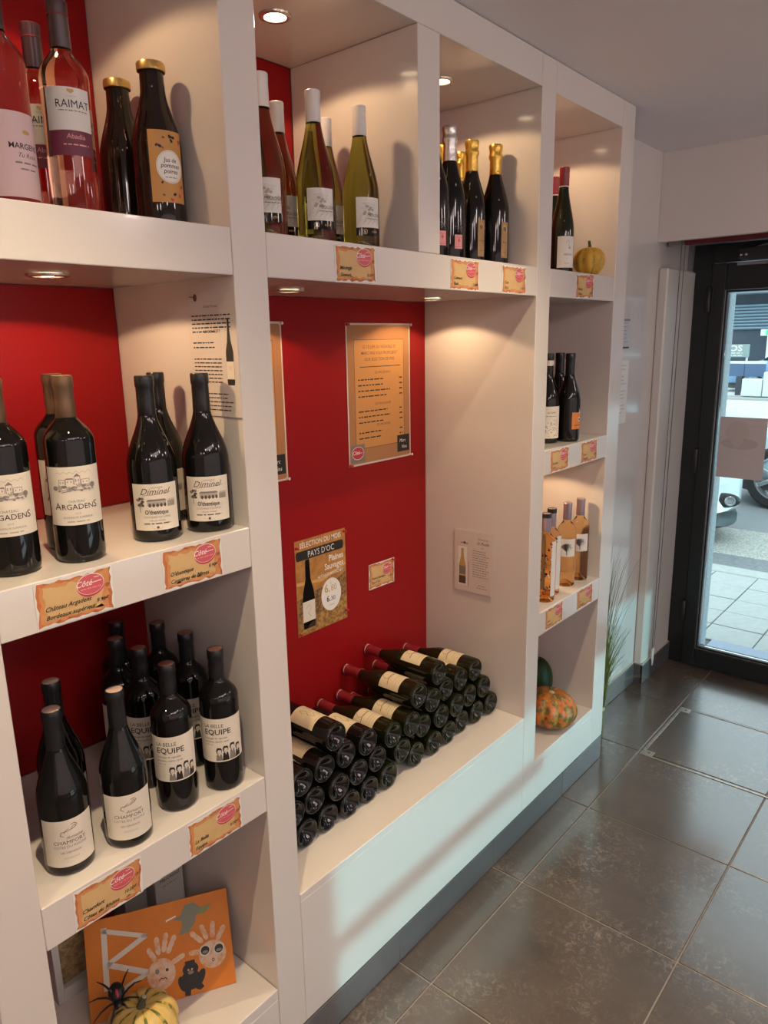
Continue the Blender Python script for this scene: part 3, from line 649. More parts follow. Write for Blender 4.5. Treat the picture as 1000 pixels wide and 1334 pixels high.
# ------------------------------------------------------------------ price cards on torn parchment
def ragged(x0, x1, z0, z1, amp, seed, n=16):
    r = random.Random(seed); pts = []
    for k in range(n): pts.append((x0+(x1-x0)*k/n, z0 + r.uniform(0, amp)))
    for k in range(n//2): pts.append((x1 - r.uniform(0, amp), z0+(z1-z0)*k/(n//2)))
    for k in range(n): pts.append((x1-(x1-x0)*k/n, z1 - r.uniform(0, amp)))
    for k in range(n//2): pts.append((x0 + r.uniform(0, amp), z1-(z1-z0)*k/(n//2)))
    return pts
def price_card(x, y, z, label, l1, l2, price, group, w=.118, h=.068, rot=0, tilt=0, seed=1, px=None, psz=.0082, py=None, curl=0.0):
    t = thing('price_card', label, 'price card', (x, y, z), (tilt, rot, 0), group)
    sheet = MB(); n = 8; vs = []; fs = []
    for k in range(n+1):
        u = -w/2 + w*k/n; d = curl*(abs(u)/(w/2))**2*.004 if u < 0 else 0
        for yy in (-.0003-d, -.0008-d):
            for zz in (-h/2, h/2): vs.append((u, yy, zz))
    for k in range(n):
        a = 4*k; b = a+4; fs += [[a+2, a+3, b+3, b+2], [a, b, b+1, a+1], [a+1, b+1, b+3, a+3], [a, a+2, b+2, b]]
    fs += [[0, 1, 3, 2], [4*n, 4*n+2, 4*n+3, 4*n+1]]
    sheet.add(vs, fs); s = obj('paper_sheet', sheet, paper, t)
    e = [('P', ragged(-w/2+.001, w/2-.001, -h/2+.001, h/2-.001, .0045, seed), parch_o), ('P', ragged(-w/2+.005, w/2-.006, -h/2+.004, h/2-.004, .004, seed+1), parch_m), ('P', ragged(-w/2+.011, w/2-.015, -h/2+.008, h/2-.008, .005, seed+2), parch_i),
         ('P', ragged(w/2-.013, w/2-.004, -.002, h/2-.001, .002, seed+3, 8), parch_m), ('E', w/2-.009, .006, .004, .0035, parch_o)]
    decal('parchment_print', e, s, w0=.00092, dw=.0001)
    l = [('E', .024, .0115, .0215, .0165, redp), ('E', .024, .0140, .0215, .0160, whitep), ('E', .024, .0138, .0207, .0152, redl), ('T', 'Côté', .014, .0125, .0125, whitep, .35, 1, 'C', .01), ('L', [(.023, .0155), (.041, .0165)], .0012, whitep), ('R', .030, .0225, .038, .0235, whitep)]
    l += greek(.008, .040, .0080, .0022, pinkp)
    px = px if px is not None else w/2-.0285
    l += [('T', l1, -w/2+.012, -.0105, .0098, ink, .35, .95, 'L', .012), ('T', l2, -w/2+.012, -.0230, .0098, ink, .35, .95, 'L', .012), ('T', price, px, py if py is not None else -.0165, psz, ink, .2, 1, 'L', .012)]
    decal('lettering', l, s, w0=.00155, dw=.00006)
    return t
g = 'parchment price cards'
price_card(.474, 0, 1.209, 'parchment price card under the château bottles', 'Château Argadens', 'Bordeaux supérieur', '9.90€', g, seed=14)
price_card(.679, 0, 1.208, 'parchment price card under the vineyard label bottles', "O'thentique", 'Costières de Nîmes', '8.90€', g, seed=20, px=.029, py=-.0125)
price_card(.470, 0, .704, 'parchment price card under the sloping black bottles', 'Chamfort', 'Côtes du Rhône', '10.20€', g, seed=30, rot=.03, px=.024)
price_card(.681, 0, .705, 'parchment price card under the drawn heads bottles', 'La Belle', 'Equipe', '8.00€', g, seed=40)
price_card(1.102, 0, 1.7115, 'parchment price card curling off under the white-capped bottles', 'Méologis', 'Gewurz', '8.00€', g, seed=50, rot=-.03, py=-.0225)
price_card(1.479, 0, 1.711, 'parchment price card under the silver-foiled sparkling bottle', 'Crémant', 'Rosé', '12.00€', g, seed=60, py=-.0225)
price_card(1.702, 0, 1.711, 'parchment price card under the rightmost gold-foiled bottle', 'Cava', 'Brut', '9.50€', g, seed=70, py=-.0225)
price_card(2.112, 0, 1.712, 'parchment price card under the yellow gourd', 'Riesling', 'Alsace', '8.70€', g, seed=80, py=-.0225, rot=-.04)
price_card(1.991, 0, 1.2085, 'parchment price card left under the orange label bottles', 'Domaine', 'Syrah', '7.90€', g, seed=90)
price_card(2.194, 0, 1.2085, 'parchment price card right under the orange label bottles', 'Terres', 'Grenache', '7.50€', g, seed=100)
price_card(1.994, 0, .7085, 'parchment price card left under the salmon rosé bottles', 'Rosé', 'Provence', '6.90€', g, seed=110)
price_card(2.214, 0, .7085, 'parchment price card right under the salmon rosé bottles', 'Gris', 'Camargue', '6.50€', g, seed=120)
t = price_card(1.594, YB-.002, .879, 'small parchment card pinned on the red niche back', 'Plaines Sauvages', 'Pays d’Oc', '6.30€', g, seed=130, w=.118, h=.078, rot=.02)

# ------------------------------------------------------------------ papers pinned on the walls
def pin(par, u, v, m, y=0, ry=0):
    p = MB().lathe([(.0042, 0), (.0046, .001), (.0028, .0025), (.0022, .007), (.0036, .009), (.0040, .0105), (.0030, .0115), (0, .0118)], 12, M=Matrix.Translation((u, y, v)) @ Matrix.Rotation(PI/2, 4, 'X'))
    return obj('push_pin', p, m, par)
pinr = mat('red_pin', (.45, .02, .02), .3); pinc = mat('clear_pin', (.72, .62, .60), .2)
def panel(x, y, z, w, h, m, label, cat, name, rotz=0, roty=0, wavy=.002, group=None, mx=0):
    t = thing(name, label, cat, (x, y, z), (0, roty, rotz), group)
    n, k = 10, 14; vs = []; fs = []
    for s_ in (0, 1):
        for i in range(n+1):
            for j in range(k+1):
                u, v = -w/2+w*i/n, -h/2+h*j/k
                vs.append((u, -.0012*s_ - .0008, v))
    A = (n+1)*(k+1)
    for i in range(n):
        for j in range(k):
            a = i*(k+1)+j; q = [a, a+k+1, a+k+2, a+1]; fs.append([A+p for p in q]); fs.append(q[::-1])
    rim = [i*(k+1) for i in range(n+1)] + [n*(k+1)+j for j in range(1, k+1)] + [i*(k+1)+k for i in range(n-1, -1, -1)] + [j for j in range(k-1, 0, -1)]
    for a, b in zip(rim, rim[1:]+rim[:1]): fs.append([a, b, A+b, A+a])
    mb = MB(); mb.add(vs, fs); s = obj('sheet', mb, m, t)
    return t, s
menu_o = mat('menu_brown_paper', (.40, .185, .075), .3); menu_i = mat('menu_amber_paper', (.56, .27, .085), .3); lamin = mat('white_laminate_edge', (.70, .62, .56), .2)
def menu(x, z, label):
    w, h = .276, .392
    t, s = panel(x, YB, z, w, h, lamin, label, 'poster', 'menu_poster')
    e = [('R', -w/2+.004, -h/2+.005, w/2-.004, h/2-.005, menu_o), ('R', -.108, -.150, .108, .152, ink), ('R', -.1068, -.1488, .1068, .1508, menu_i)]
    e += [('T', 'LE CELLIER DU VIGNOBLE ET', 0, .128, .0125, inkb, 0, .9, 'C', .004), ('T', 'MARC VINS VOUS PROPOSENT', 0, .111, .0125, inkb, 0, .9, 'C', .004), ('T', 'LEUR SELECTION DE VINS', 0, .094, .0125, inkb, 0, .9, 'C', .004), ('R', -.085, .0765, .092, .0785, ink)]
    rr = random.Random(4)
    for head, v0, n in (('LES VINS BLANCS', .058, 4), ('LES VINS ROUGES', -.030, 3), ('LES VINS ROSES', -.090, 2)):
        e.append(('T', head, .012, v0, .0095, inkb, 0, .95, 'C', .004))
        for k in range(n):
            v = v0 - .0155 - .0155*k; e += greek(-.094, rr.uniform(.0, .055), v, .0052, ink, rr); e += greek(.086, .100, v, .0052, ink, rr)
    e += [('R', -.131, -.186, -.072, -.136, inkg), ('E', -.1015, -.160, .0255, .0185, whitep), ('E', -.1015, -.160, .024, .017, redp), ('T', 'Côté', -.109, -.1635, .0150, whitep, .35, .95, 'C', .01), ('L', [(-.097, -.1605), (-.083, -.160)], .0015, whitep),
          ('R', .074, -.178, .131, -.128, ink), ('T', 'Marc', .099, -.150, .0150, whitep, .2), ('T', 'Vins', .106, -.169, .0150, whitep, .2)]
    decal('lettering', e, s, w0=.0021, dw=.00004)
    for u in (-1, 1):
        for v in (-1, 1): pin(t, u*(w/2-.004), v*(h/2-.004), pinr if u < 0 else pinc, -.001)
    return t
menu(1.604, 1.418, 'amber wine menu poster pinned whole on the red niche back')
menu(1.098, 1.420, 'amber wine menu poster half hidden behind the white upright')
# offer poster
w, h = .193, .268
t, s = panel(1.342, YB, .921, w, h, mat('ochre_poster_paper', (.50, .24, .06), .45, noise=(30, (.36, .15, .035), .4, .65, 3)), 'wine of the month poster with large bottle, pinned on the red niche back', 'poster', 'offer_poster')
och = mat('pale_ochre_print', (.66, .38, .12), .5); brn = mat('field_brown_print', (.20, .10, .035), .6, noise=(90, (.48, .26, .06), .4, .6, 3)); vine = mat('vine_brown_print', (.10, .06, .03), .6, noise=(120, (.34, .17, .05), .4, .6, 3))
e = [('P', [(-w/2+.001, -.03), (-.03, -.018), (.04, -.012), (w/2-.001, .008), (w/2-.001, -h/2+.001), (-w/2+.001, -h/2+.001)], vine), ('P', [(-w/2+.001, -.095), (.0, -.085), (w/2-.001, -.055), (w/2-.001, -h/2+.001), (-w/2+.001, -h/2+.001)], brn), ('P', [(-w/2+.001, .02), (0, .01), (w/2-.001, .035), (w/2-.001, .028), (0, .002), (-w/2+.001, .010)], och),
     ('T', 'SÉLECTION DU MOIS', 0, .112, .0205, whitep, 0, .82, 'C', .012), ('R', -.088, .078, .082, .104, ink), ('E', -.088, .091, .006, .013, ink), ('E', .082, .091, .006, .013, ink), ('T', 'PAYS D’OC', 0, .0825, .0240, whitep, 0, .85),
     ('T', 'Plaines', .086, .052, .0250, whitep, 0, .85, 'R', .02), ('T', 'Sauvages', .086, .030, .0250, whitep, 0, .85, 'R', .02), ('T', 'ALICANTE BOUSCHET', .084, .012, .0118, whitep, 0, .85, 'R', .012)]
bt = [(-.074, -.118), (-.033, -.118), (-.031, -.112), (-.031, -.035), (-.034, -.012), (-.044, .022), (-.0455, .072), (-.047, .077), (-.060, .077), (-.0615, .072), (-.063, .022), (-.073, -.012), (-.076, -.035), (-.076, -.112)]
e += [('P', bt, dark), ('R', -.0765, -.098, -.0305, -.040, cream), ('L', [(-.064, -.060), (-.052, -.050), (-.046, -.062), (-.058, -.074), (-.046, -.086)], .0008, inkg), ('E', .034, -.045, .0395, .0475, whitep), ('T', '6.', .018, -.036, .034, goldp, 0, .9, 'C', .02), ('T', '80', .044, -.036, .026, goldp, 0, .9), ('T', '€', .033, -.0155, .010, goldp), ('T', '6.', .022, -.064, .024, ink, 0, .9, 'C', .02), ('T', '30', .040, -.064, .018, ink), ('R', .024, -.077, .046, -.0755, inkl)]
decal('lettering', e, s, w0=.0021, dw=.00005)
for u, v in ((-1, .9), (1, .97), (1, -.85), (-1, -.98)): pin(t, u*(w/2-.005), v*(h/2-.005), pinr, -.001)
pin_t = [o for o in COL.objects if o.get('label') == 'small parchment card pinned on the red niche back'][0]
pin(pin_t, .050, .034, pinr)
# info sheet on the niche side wall (faces -X)
w, h = .137, .198
t, s = panel(1.8205, .192, .892, w, h, mat('translucent_sheet_paper', (.68, .60, .54), .5), 'small white wine information sheet on the white niche side wall', 'sheet', 'information_sheet', rotz=-PI/2)
bt = [(-.052, -.075), (-.026, -.075), (-.026, -.015), (-.034, .015), (-.0345, .040), (-.0435, .040), (-.044, .015), (-.052, -.015)]
e = [('L', [(-.045, .058), (-.018, .058)], .0028, inkg), ('E', -.031, .059, .004, .004, inkb), ('R', -.055, -.080, -.022, .046, whitep), ('P', bt, goldp), ('P', [(-.052, -.075), (-.026, -.075), (-.026, -.050), (-.052, -.050)], inkb), ('R', -.051, -.045, -.027, -.018, inkg), ('L', [(-.016, -.082), (-.016, .0)], .0012, ink), ('T', 'Domaine', .036, .074, .010, inkg, .4), ('T', 'St Paulle', .036, .060, .013, ink, .4), ('T', '2021', .034, .048, .006, inkg)]
rr = random.Random(8)
for k in range(12): e += greek(-.002, rr.uniform(.045, .060), .038-.0075*k, .0030, inkg, rr)
e += greek(.02, .045, -.072, .003, inkg, rr); e += greek(.015, .055, -.080, .003, inkg, rr)
decal('lettering', e, s, w0=.0021)
# tasting sheet in a clear pocket on the left unit's side wall (faces -X)
w, h = .135, .215
t = thing('information_sheet', 'wine tasting sheet in a clear pocket on the side wall behind the vineyard bottles', 'sheet', (.8012, .0665, 1.548), (0, 0, -PI/2))
pk = mat('clear_pocket_sheet', (.66, .60, .55), .12)
s = obj('sheet', bx(-w/2, w/2, -.0009, .0, -h/2, h/2, c=.0002), pk, t)
bt = [(.036, -.052), (.054, -.052), (.055, -.047), (.055, .004), (.050, .022), (.0475, .045), (.0475, .060), (.0425, .060), (.0425, .045), (.040, .022), (.035, .004), (.035, -.047)]
e = [('E', -.042, .097, .0055, .0065, inkb), ('L', [(-.058, .099), (-.046, .098)], .0016, inkb), ('T', 'Grand Terroir', .0, .079, .0068, ink, .2), ('T', 'LE CONCEPT', 0, .0285+.008, .0078, ink), ('P', bt, ink), ('R', .0352, -.042, .0548, -.012, cream), ('T', 'O', .045, -.026, .008, orlab)] 
rr = random.Random(9)
for k in range(5): e += greek(-.056, .052 - (.04 if k == 4 else 0), .066-.0068*k, .0034, ink, rr)
for k in range(2): e += greek(-.056, .005, .020-.008*k, .0032, ink, rr)
for k in range(8): e += greek(-.056, .022 - (.06 if k == 7 else 0), -.008-.0066*k, .0030, ink, rr)
for k in range(5): e += greek(-.056, rr.uniform(.03, .055), -.068-.007*k, .0028, ink, rr)
decal('lettering', e, s, w0=.0012)
# sheets on the glossy far wall
for (x, z, w, h, lb, nm) in ((2.815, 1.576, .074, .118, 'narrow printed notice, upper of two on the glossy wall by the door', 0), (2.800, 1.352, .115, .245, 'larger white notice, lower of two on the glossy wall by the door', 1)):
    t, s = panel(x, .155, z, w, h, mat('notice_grey_paper', (.50, .50, .52), .5) if not nm else paper, lb, 'notice', 'notice_sheet', group='notices on the glossy wall')
    e = [('R', -w/2+.004, h/2-.012, w/2-.004, h/2-.004, inkg), ('R', -w/2+.004, -h/2+.003, w/2-.004, -h/2+.009, ink)] if not nm else []
    rr = random.Random(11+nm)
    for k in range(int(h/.014)-2): 
        if nm and k % 4 == 2: continue
        e += greek(-w/2+.010, w/2-.012-rr.uniform(0, .03), h/2-.020-.014*k, .0034, inkg, rr)
    decal('lettering', e, s, w0=.0021)

# ------------------------------------------------------------------ bottom left compartment: painting, gift boxes, spider, gourd
ux = Vector((.862, -.506, 0)).normalized(); lean = math.radians(24)
upv = Vector((-ux.y, ux.x, 0))*math.sin(lean) + Vector((0, 0, math.cos(lean)))
yv = upv.cross(ux)
pw, ph_ = .288, .190
base = Vector((.757, .083, .2435)) - ux*pw/2
M = Matrix((ux, yv, upv)).transposed().to_4x4(); M.translation = base
t = thing('halloween_painting', 'orange halloween painting with handprint ghosts leaning in the bottom compartment', 'painting'); t.matrix_world = M
orange = mat('orange_poster_paint', (.62, .19, .012), .55, noise=(6, (.52, .14, .010), .35, .7, 4))
s = obj('canvas', bx(-pw/2, pw/2, -.004, .0, 0, ph_, c=.0006), orange, t)
chalk = mat('chalk_white_paint', (.62, .56, .48), .7); hand = mat('smeared_white_paint', (.66, .46, .33), .7, noise=(70, (.58, .26, .10), .45, .7, 3)); felt = mat('grey_green_paper', (.20, .20, .15), .7); felt2 = mat('dull_green_paper', (.20, .24, .10), .7); noir = mat('black_craft_paper', (.02, .017, .015), .6)
def q_(u, v): return ((u-.5)*pw, ph_*(1-v))
def sc(pts): return [q_(*p) for p in pts]
e = [('L', sc([(.130, .111), (.122, .70)]), .011, chalk), ('L', sc([(.13, .125), (.40, .275)]), .009, chalk), ('L', sc([(.40, .279), (.147, .458)]), .010, chalk), ('L', sc([(.147, .47), (.404, .648)]), .011, chalk), ('L', sc([(.404, .648), (.222, .745)]), .009, chalk)]
e += [('P', sc([(.60, .19), (.655, .17), (.69, .07), (.755, .06), (.80, .13), (.815, .16), (.77, .19), (.755, .27), (.70, .36), (.63, .36), (.66, .29), (.66, .22)]), felt), ('P', sc([(.80, .13), (.885, .12), (.83, .2), (.775, .2)]), felt2), ('L', sc([(.555, .185), (.62, .16)]), .003, whitep)]
def ghost(cx, cy, tips, rx, ry):
    o = [('E', *q_(cx, cy), rx, ry, hand)]
    c = q_(cx, cy-.04)
    for (u, v) in tips:
        a = q_(u, v); d = (a[0]-c[0], a[1]-c[1]); l = math.hypot(*d); d = (d[0]/l, d[1]/l)
        for k in range(3):
            f = 1-.17*k; o.append(('E', c[0]+d[0]*l*f, c[1]+d[1]*l*f, .0085*(1-.1*(k == 0)), .0052, hand, math.atan2(d[1], d[0])))
    return o
e += ghost(.49, .70, [(.424, .447), (.477, .357), (.541, .337), (.593, .378), (.636, .58)], .028, .030)
e += ghost(.855, .64, [(.732, .394), (.798, .351), (.874, .345), (.942, .41), (.715, .576)], .028, .027)
e += [('E', *q_(.462, .665), .004, .005, felt), ('E', *q_(.53, .672), .003, .003, noir), ('L', sc([(.475, .755), (.485, .74), (.50, .75), (.515, .745), (.525, .765)]), .0016, noir), ('E', *q_(.474, .757), .0018, .0018, redp)]
for u, v in ((.804, .585), (.902, .60)): e += [('E', *q_(u, v), .0115, .0115, chalk), ('E', *q_(u, v), .0088, .0085, noir), ('E', *q_(u, v+.015), .006, .003, inkg)]
e += [('E', *q_(.855, .70), .0026, .0036, noir), ('E', *q_(.855, .70), .0013, .0022, hand)]
def bear(k, m): return [('E', *q_(.69, .73), .016*k, .013*k, m), ('R', *q_(.655, .72), *q_(.725, .645), m), ('E', *q_(.685, .84), .021*k, .019*k, m), ('E', *q_(.628, .86), .008*k, .016*k, m, .3), ('E', *q_(.755, .84), .008*k, .017*k, m, -.5), ('P', sc([(.64, .89), (.685, .90), (.675, 1.0-.005), (.635, .985)]), m), ('P', sc([(.70, .90), (.75, .88), (.775, .94), (.745, .965), (.715, .94)]), m)]
e += bear(1.0, noir) + [('E', *q_(.675, .735), .002, .002, hand), ('E', *q_(.70, .735), .002, .002, hand), ('E', *q_(.69, .765), .006, .0035, inkg)]
decal('handprint_drawing', e, s, w0=.0045, dw=.00003)
# wine gift boxes behind it
straw = mat('pale_straw', (.38, .27, .13), .8, noise=(60, (.20, .13, .06), .4, .6, 4)); boxw = mat('white_card', (.52, .51, .49), .6)
def gift_box(x0, x1, y0, y1, z1, label, text=None, window=False, m=boxw):
    t = thing('wine_gift_box', label, 'gift box', ((x0+x1)/2, (y0+y1)/2, .2435), (0, 0, 0)); w, d, h = x1-x0, y1-y0, z1-.2435
    if window:
        mb = MB()
        mb.box(-w/2, -w/2+.014, -d/2, d/2, 0, h); mb.box(w/2-.014, w/2, -d/2, d/2, 0, h); mb.box(-w/2+.0142, w/2-.0142, -d/2, d/2, 0, .03); mb.box(-w/2+.0142, w/2-.0142, -d/2, d/2, h-.03, h); mb.box(-w/2+.0142, w/2-.0142, d/2-.004, d/2, .03, h-.03)
        obj('box_body', mb, m, t)
        f = MB(); rr = random.Random(2)
        for k in range(60):
            zz = rr.uniform(.04, h-.04); xx = rr.uniform(-w/2+.018, w/2-.018); yy = rr.uniform(-d/2+.006, d/2-.012)
            f.tube([(xx, yy, zz), (xx+rr.uniform(-.014, .014)*.5, yy+.003, zz+rr.uniform(-.02, .02)), (max(-w/2+.017, min(w/2-.017, xx+rr.uniform(-.02, .02))), yy, zz+rr.uniform(-.01, .03))], .0018, 5)
        f.box(-w/2+.0145, w/2-.0145, -d/2+.012, d/2-.005, .031, h-.031)
        o = obj('straw_filling', f, straw, t); o['kind'] = 'stuff'
    else:
        b = obj('box_body', bx(-w/2, w/2, -d/2, d/2, 0, h*.8, c=.0015), m, t); obj('box_lid', bx(-w/2-.0008, w/2+.0008, -d/2-.0008, d/2+.0008, h*.8+.0004, h, c=.0015), m, t)
        if text: decal('lettering', [('T', text[0], 0, .010, .012, ink, .1), ('T', text[1], 0, -.006, .013, ink, .2)] + greek(-.018, .018, -.018, .003, inkg), b, w0=.0006, loc=(0, -d/2, h*.44))
    return t
gift_box(.488, .580, .318, .37, .585, 'white gift box with straw behind a cut-out, left behind the painting', window=True)
gift_box(.722, .795, .312, .37, .565, 'pale gift box with black script, right behind the painting', ('Domaine', 'Marchand'))
gift_box(.650, .704, .318, .37, .555, 'plain grey gift box between the other two behind the painting', m=mat('grey_card', (.22, .22, .22), .6))

def ribbed(rx, rz, ribs, depth, fn, mats, nv=18, per=8, sharp=1.0, dip=.16):
    nu = ribs*per; vs = []; fs = []; mis = []
    for j in range(nv+1):
        th = PI*j/nv
        for i in range(nu):
            a = 2*PI*i/nu; rib = 1 - depth*(abs(math.cos(a*ribs/2))**2.2)*math.sin(th)**.7
            r = rx*math.sin(th)**.82*rib
            zz = rz*math.cos(th) - (dip*rz*math.exp(-(r/rx/.30)**2) if th < PI/2 else -dip*.7*rz*math.exp(-(r/rx/.30)**2))
            vs.append((r*math.cos(a), r*math.sin(a), zz))
    mb = MB()
    for j in range(nv):
        for i in range(nu):
            i2 = (i+1) % nu; mb_f = [j*nu+i, (j+1)*nu+i, (j+1)*nu+i2, j*nu+i2]; fs.append(mb_f)
            mis.append(fn(2*PI*(i+.5)/nu, PI*(j+.5)/nv))
    mb.v = vs; mb.f = fs; mb.mi = mis; mb.sm = [True]*len(fs)
    return mb
gy = mat('gourd_yellow', (.62, .38, .07), .45, noise=(38, (.70, .50, .17), .35, .65, 4)); gg = mat('gourd_green_fleck', (.10, .13, .03), .5, noise=(50, (.55, .40, .09), .45, .55, 4)); gc = mat('gourd_cream', (.66, .52, .22), .45, noise=(30, (.60, .38, .08), .4, .7, 3))
stemm = mat('gourd_stem', (.07, .07, .035), .8); stemt = mat('gourd_stem_tip', (.40, .38, .26), .8)
t = thing('gourd', 'yellow and green striped gourd below the spider in the bottom compartment', 'gourd', (.553, .105, .2935))
b = obj('flesh', ribbed(.069, .0500, 10, .10, lambda a, th: 1 if abs(math.cos(a*5)) > .86 else (2 if abs(math.cos(a*5)) < .45 else 0), [gy, gg, gc]), [gy, gg, gc], t)
sm_ = obj('stem', MB().tube([(0, 0, .036), (.002, -.002, .052), (.007, -.004, .062)], [.0105, .0072, .0062], 8), stemm, t); obj('stem_tip', MB().tube([(.007, -.004, .0622), (.0075, -.0042, .0635)], [.0050, .0046], 8), stemt, sm_)
t = thing('gourd', 'small bumpy yellow gourd beside the red-capped bottle on the top shelf', 'gourd', (2.236, .048, 1.7945), (0, 0, .4))
yel = mat('gourd_bright_yellow', (.62, .35, .035), .5, noise=(70, (.34, .25, .04), .52, .68, 5)); yg = mat('gourd_seam_green', (.24, .19, .03), .5, noise=(60, (.60, .36, .05), .4, .6, 4))
obj('flesh', ribbed(.049, .0440, 9, .11, lambda a, th: 1 if abs(math.cos(a*4.5)) > .93 else 0, None), [yel, yg], t)
obj('stem', MB().tube([(0, 0, .034), (-.001, 0, .047), (-.006, .002, .060)], [.008, .0050, .0044], 8), stemm, t)
t = thing('pumpkin', 'large mottled orange and green pumpkin at the bottom of the end unit', 'pumpkin', (2.128, .072, .3085), (.12, .1, .5))
pk = mat('pumpkin_mottled', (.62, .12, .010), .5, noise=(44, (.10, .085, .02), .43, .57, 8)); pk2 = mat('pumpkin_seam', (.50, .26, .03), .55, noise=(30, (.12, .10, .03), .42, .6, 6))
obj('flesh', ribbed(.096, .0650, 13, .06, lambda a, th: 1 if abs(math.cos(a*6.5)) > .9 else 0, None, nv=20), [pk, pk2], t)
obj('stem_scar', MB().lathe([(.011, .0525), (.009, .0590), (.004, .0600), (0, .058)], 12), stemt, t)
t = thing('squash', 'dark green round squash standing behind the mottled pumpkin', 'squash', (2.250, .190, .3310))
sq = mat('squash_dark_green', (.009, .014, .003), .5, spec=.12, noise=(14, (.018, .026, .007), .45, .6, 4)); sq2 = mat('squash_pale_stripe', (.018, .026, .006), .5, spec=.12, noise=(40, (.010, .016, .005), .4, .6, 4))
obj('flesh', ribbed(.060, .087, 10, .018, lambda a, th: 1 if abs(math.cos(a*5)) > .9 else 0, None, dip=.03), [sq, sq2], t)
obj('stem', MB().tube([(0, 0, .083), (.002, 0, .092)], [.006, .0045], 8), stemm, t)
# spider
sp = mat('spider_black_plastic', (.012, .011, .012), .35)
sp_at = Vector((.533, .153, .3400))
t = thing('toy_spider', 'black toy spider with red back mark perched between gourd and painting', 'toy spider', sp_at, (.5, 0, -.35))
ab = obj('abdomen', MB().ball((0, .010, .002), .0155, .0185, .0130), sp, t); obj('back_mark', MB().ball((0, .006, .0125), .0032, .0095, .0030), redp, ab)
obj('head', MB().ball((0, -.013, .001), .0095, .0100, .0080), sp, t)
for sd in (-1, 1):
    for k, an in enumerate((-62, -22, 20, 58)):
        a = math.radians(an); dx, dy = math.cos(a)*sd, math.sin(a); L_ = .052 + .004*(k in (0, 3))
        obj('leg', MB().tube([(dx*.007, dy*.007-.004, .002), (dx*.022, dy*.022-.004, .016), (dx*.036, dy*.036-.003, .012), (dx*L_, dy*L_-.002, -.010)], [.0022, .0020, .0018, .0009], 6), sp, t)

# ------------------------------------------------------------------ grass bundle by the end panel
gx, gyy = 2.60, .085
t = thing('grass_bundle', 'tied bundle of tall green ornamental grass leaning by the end panel', 'plant', (gx, gyy, 0))
gmat = mat('grass_green', (.12, .17, .035), .6, noise=(9, (.20, .22, .06), .4, .65, 3)); gdry = mat('grass_dry_tip', (.34, .33, .17), .7)
mb = MB(); rr = random.Random(12)
for k in range(120):
    L_ = rr.uniform(.28, .50) if k < 82 else rr.uniform(.55, .80)
    az = rr.uniform(-1.5, .9) if k < 100 else rr.uniform(-.6, .5); sp_ = rr.uniform(.02, .42) if k < 82 else rr.uniform(.06, .30); bend = rr.uniform(.0, .9)
    if k >= 118: L_ = rr.uniform(.34, .42); sp_ = .8; bend = 2.6; az = -1.15
    x0, y0 = rr.uniform(-.012, .012), rr.uniform(-.010, .010); pts = []; n = 9
    z_ = 0; hx = 0
    for i in range(n+1):
        s_ = i/n; lean_ = sp_*(.12 if s_ < .2 else (s_-.2)*1.1 + .12) + bend*.5*max(0, s_-.45)**2*3
        if i: hx += math.sin(min(lean_, 2.7))*L_/n; z_ += math.cos(min(lean_, 2.7))*L_/n
        pts.append((x0*(1-s_*.3) + hx*math.cos(az), min(y0 + hx*math.sin(az), .042), max(.004, z_+.002)))
    w_ = rr.uniform(.0011, .0022) if k < 118 else .0009
    mb.tube(pts, [w_*(1-.85*(i/n)**2) for i in range(n+1)], 4, 1 if k % 9 == 0 or k >= 118 else 0)
o = obj('blades', mb, [gmat, gdry], t); o['kind'] = 'stuff'
obj('tie_band', MB().lathe([(.017, .094), (.0185, .097), (.0185, .108), (.017, .111)], 16), mat('raffia_tie', (.45, .42, .22), .7), t)

# ------------------------------------------------------------------ door, blind and chain
d = link('door_1', None); d['kind'] = 'structure'
def dpart(nm, b, m=anthr, par=None, c=.002): return obj(nm, bx(*b, c=c), m, par or d)
dpart('frame_post', (3.452, 3.545, .045, .126, 0, 1.945)); dpart('frame_post', (3.452, 3.545, -.93, -.85, 0, 1.945)); dpart('frame_head', (3.452, 3.545, -.849, .044, 1.868, 1.945))
leaf = obj('door_leaf', MB().box(3.440, 3.520, -.0165, .0435, .006, 1.862, c=.003).box(3.440, 3.520, -.848, -.788, .006, 1.862, c=.003).box(3.440, 3.520, -.787, -.017, .006, .094, c=.003).box(3.440, 3.520, -.787, -.017, 1.752, 1.862, c=.003), anthr, d)
for b in ((3.452, 3.462, -.026, -.0172, .095, 1.751), (3.452, 3.462, -.787, -.778, .095, 1.751), (3.452, 3.462, -.777, -.0265, .095, .104), (3.452, 3.462, -.777, -.0265, 1.742, 1.751)): dpart('glazing_bead', b, mat('dark_gasket', (.01, .01, .01), .5), leaf, c=.001)
for b in ((3.447, 3.4515, -.0185, -.0172, .094, 1.751), (3.447, 3.4515, -.787, -.0185, .0941, .0956)): dpart('glazing_bead', b, steel, leaf, c=.0003)
dpart('glass_pane', (3.472, 3.480, -.777, -.0275, .104, 1.742), pane, leaf, c=.0005)
for zz in (.22, .95, 1.66):
    h_ = obj('hinge', MB().lathe([(0, 0), (.009, 0), (.0105, .002), (.0105, .108), (.009, .11), (0, .11)], 14, M=Matrix.Translation((3.428, .046, zz))), black, d); obj('hinge_plate', bx(3.434, 3.4395, .030, .062, zz+.004, zz+.106, c=.001), black, h_)
closer = obj('door_closer', MB().box(3.385, 3.438, -.32, -.075, 1.868, 1.915, c=.004), mat('dark_closer_metal', (.05, .052, .055), .3, metal=.6), d)
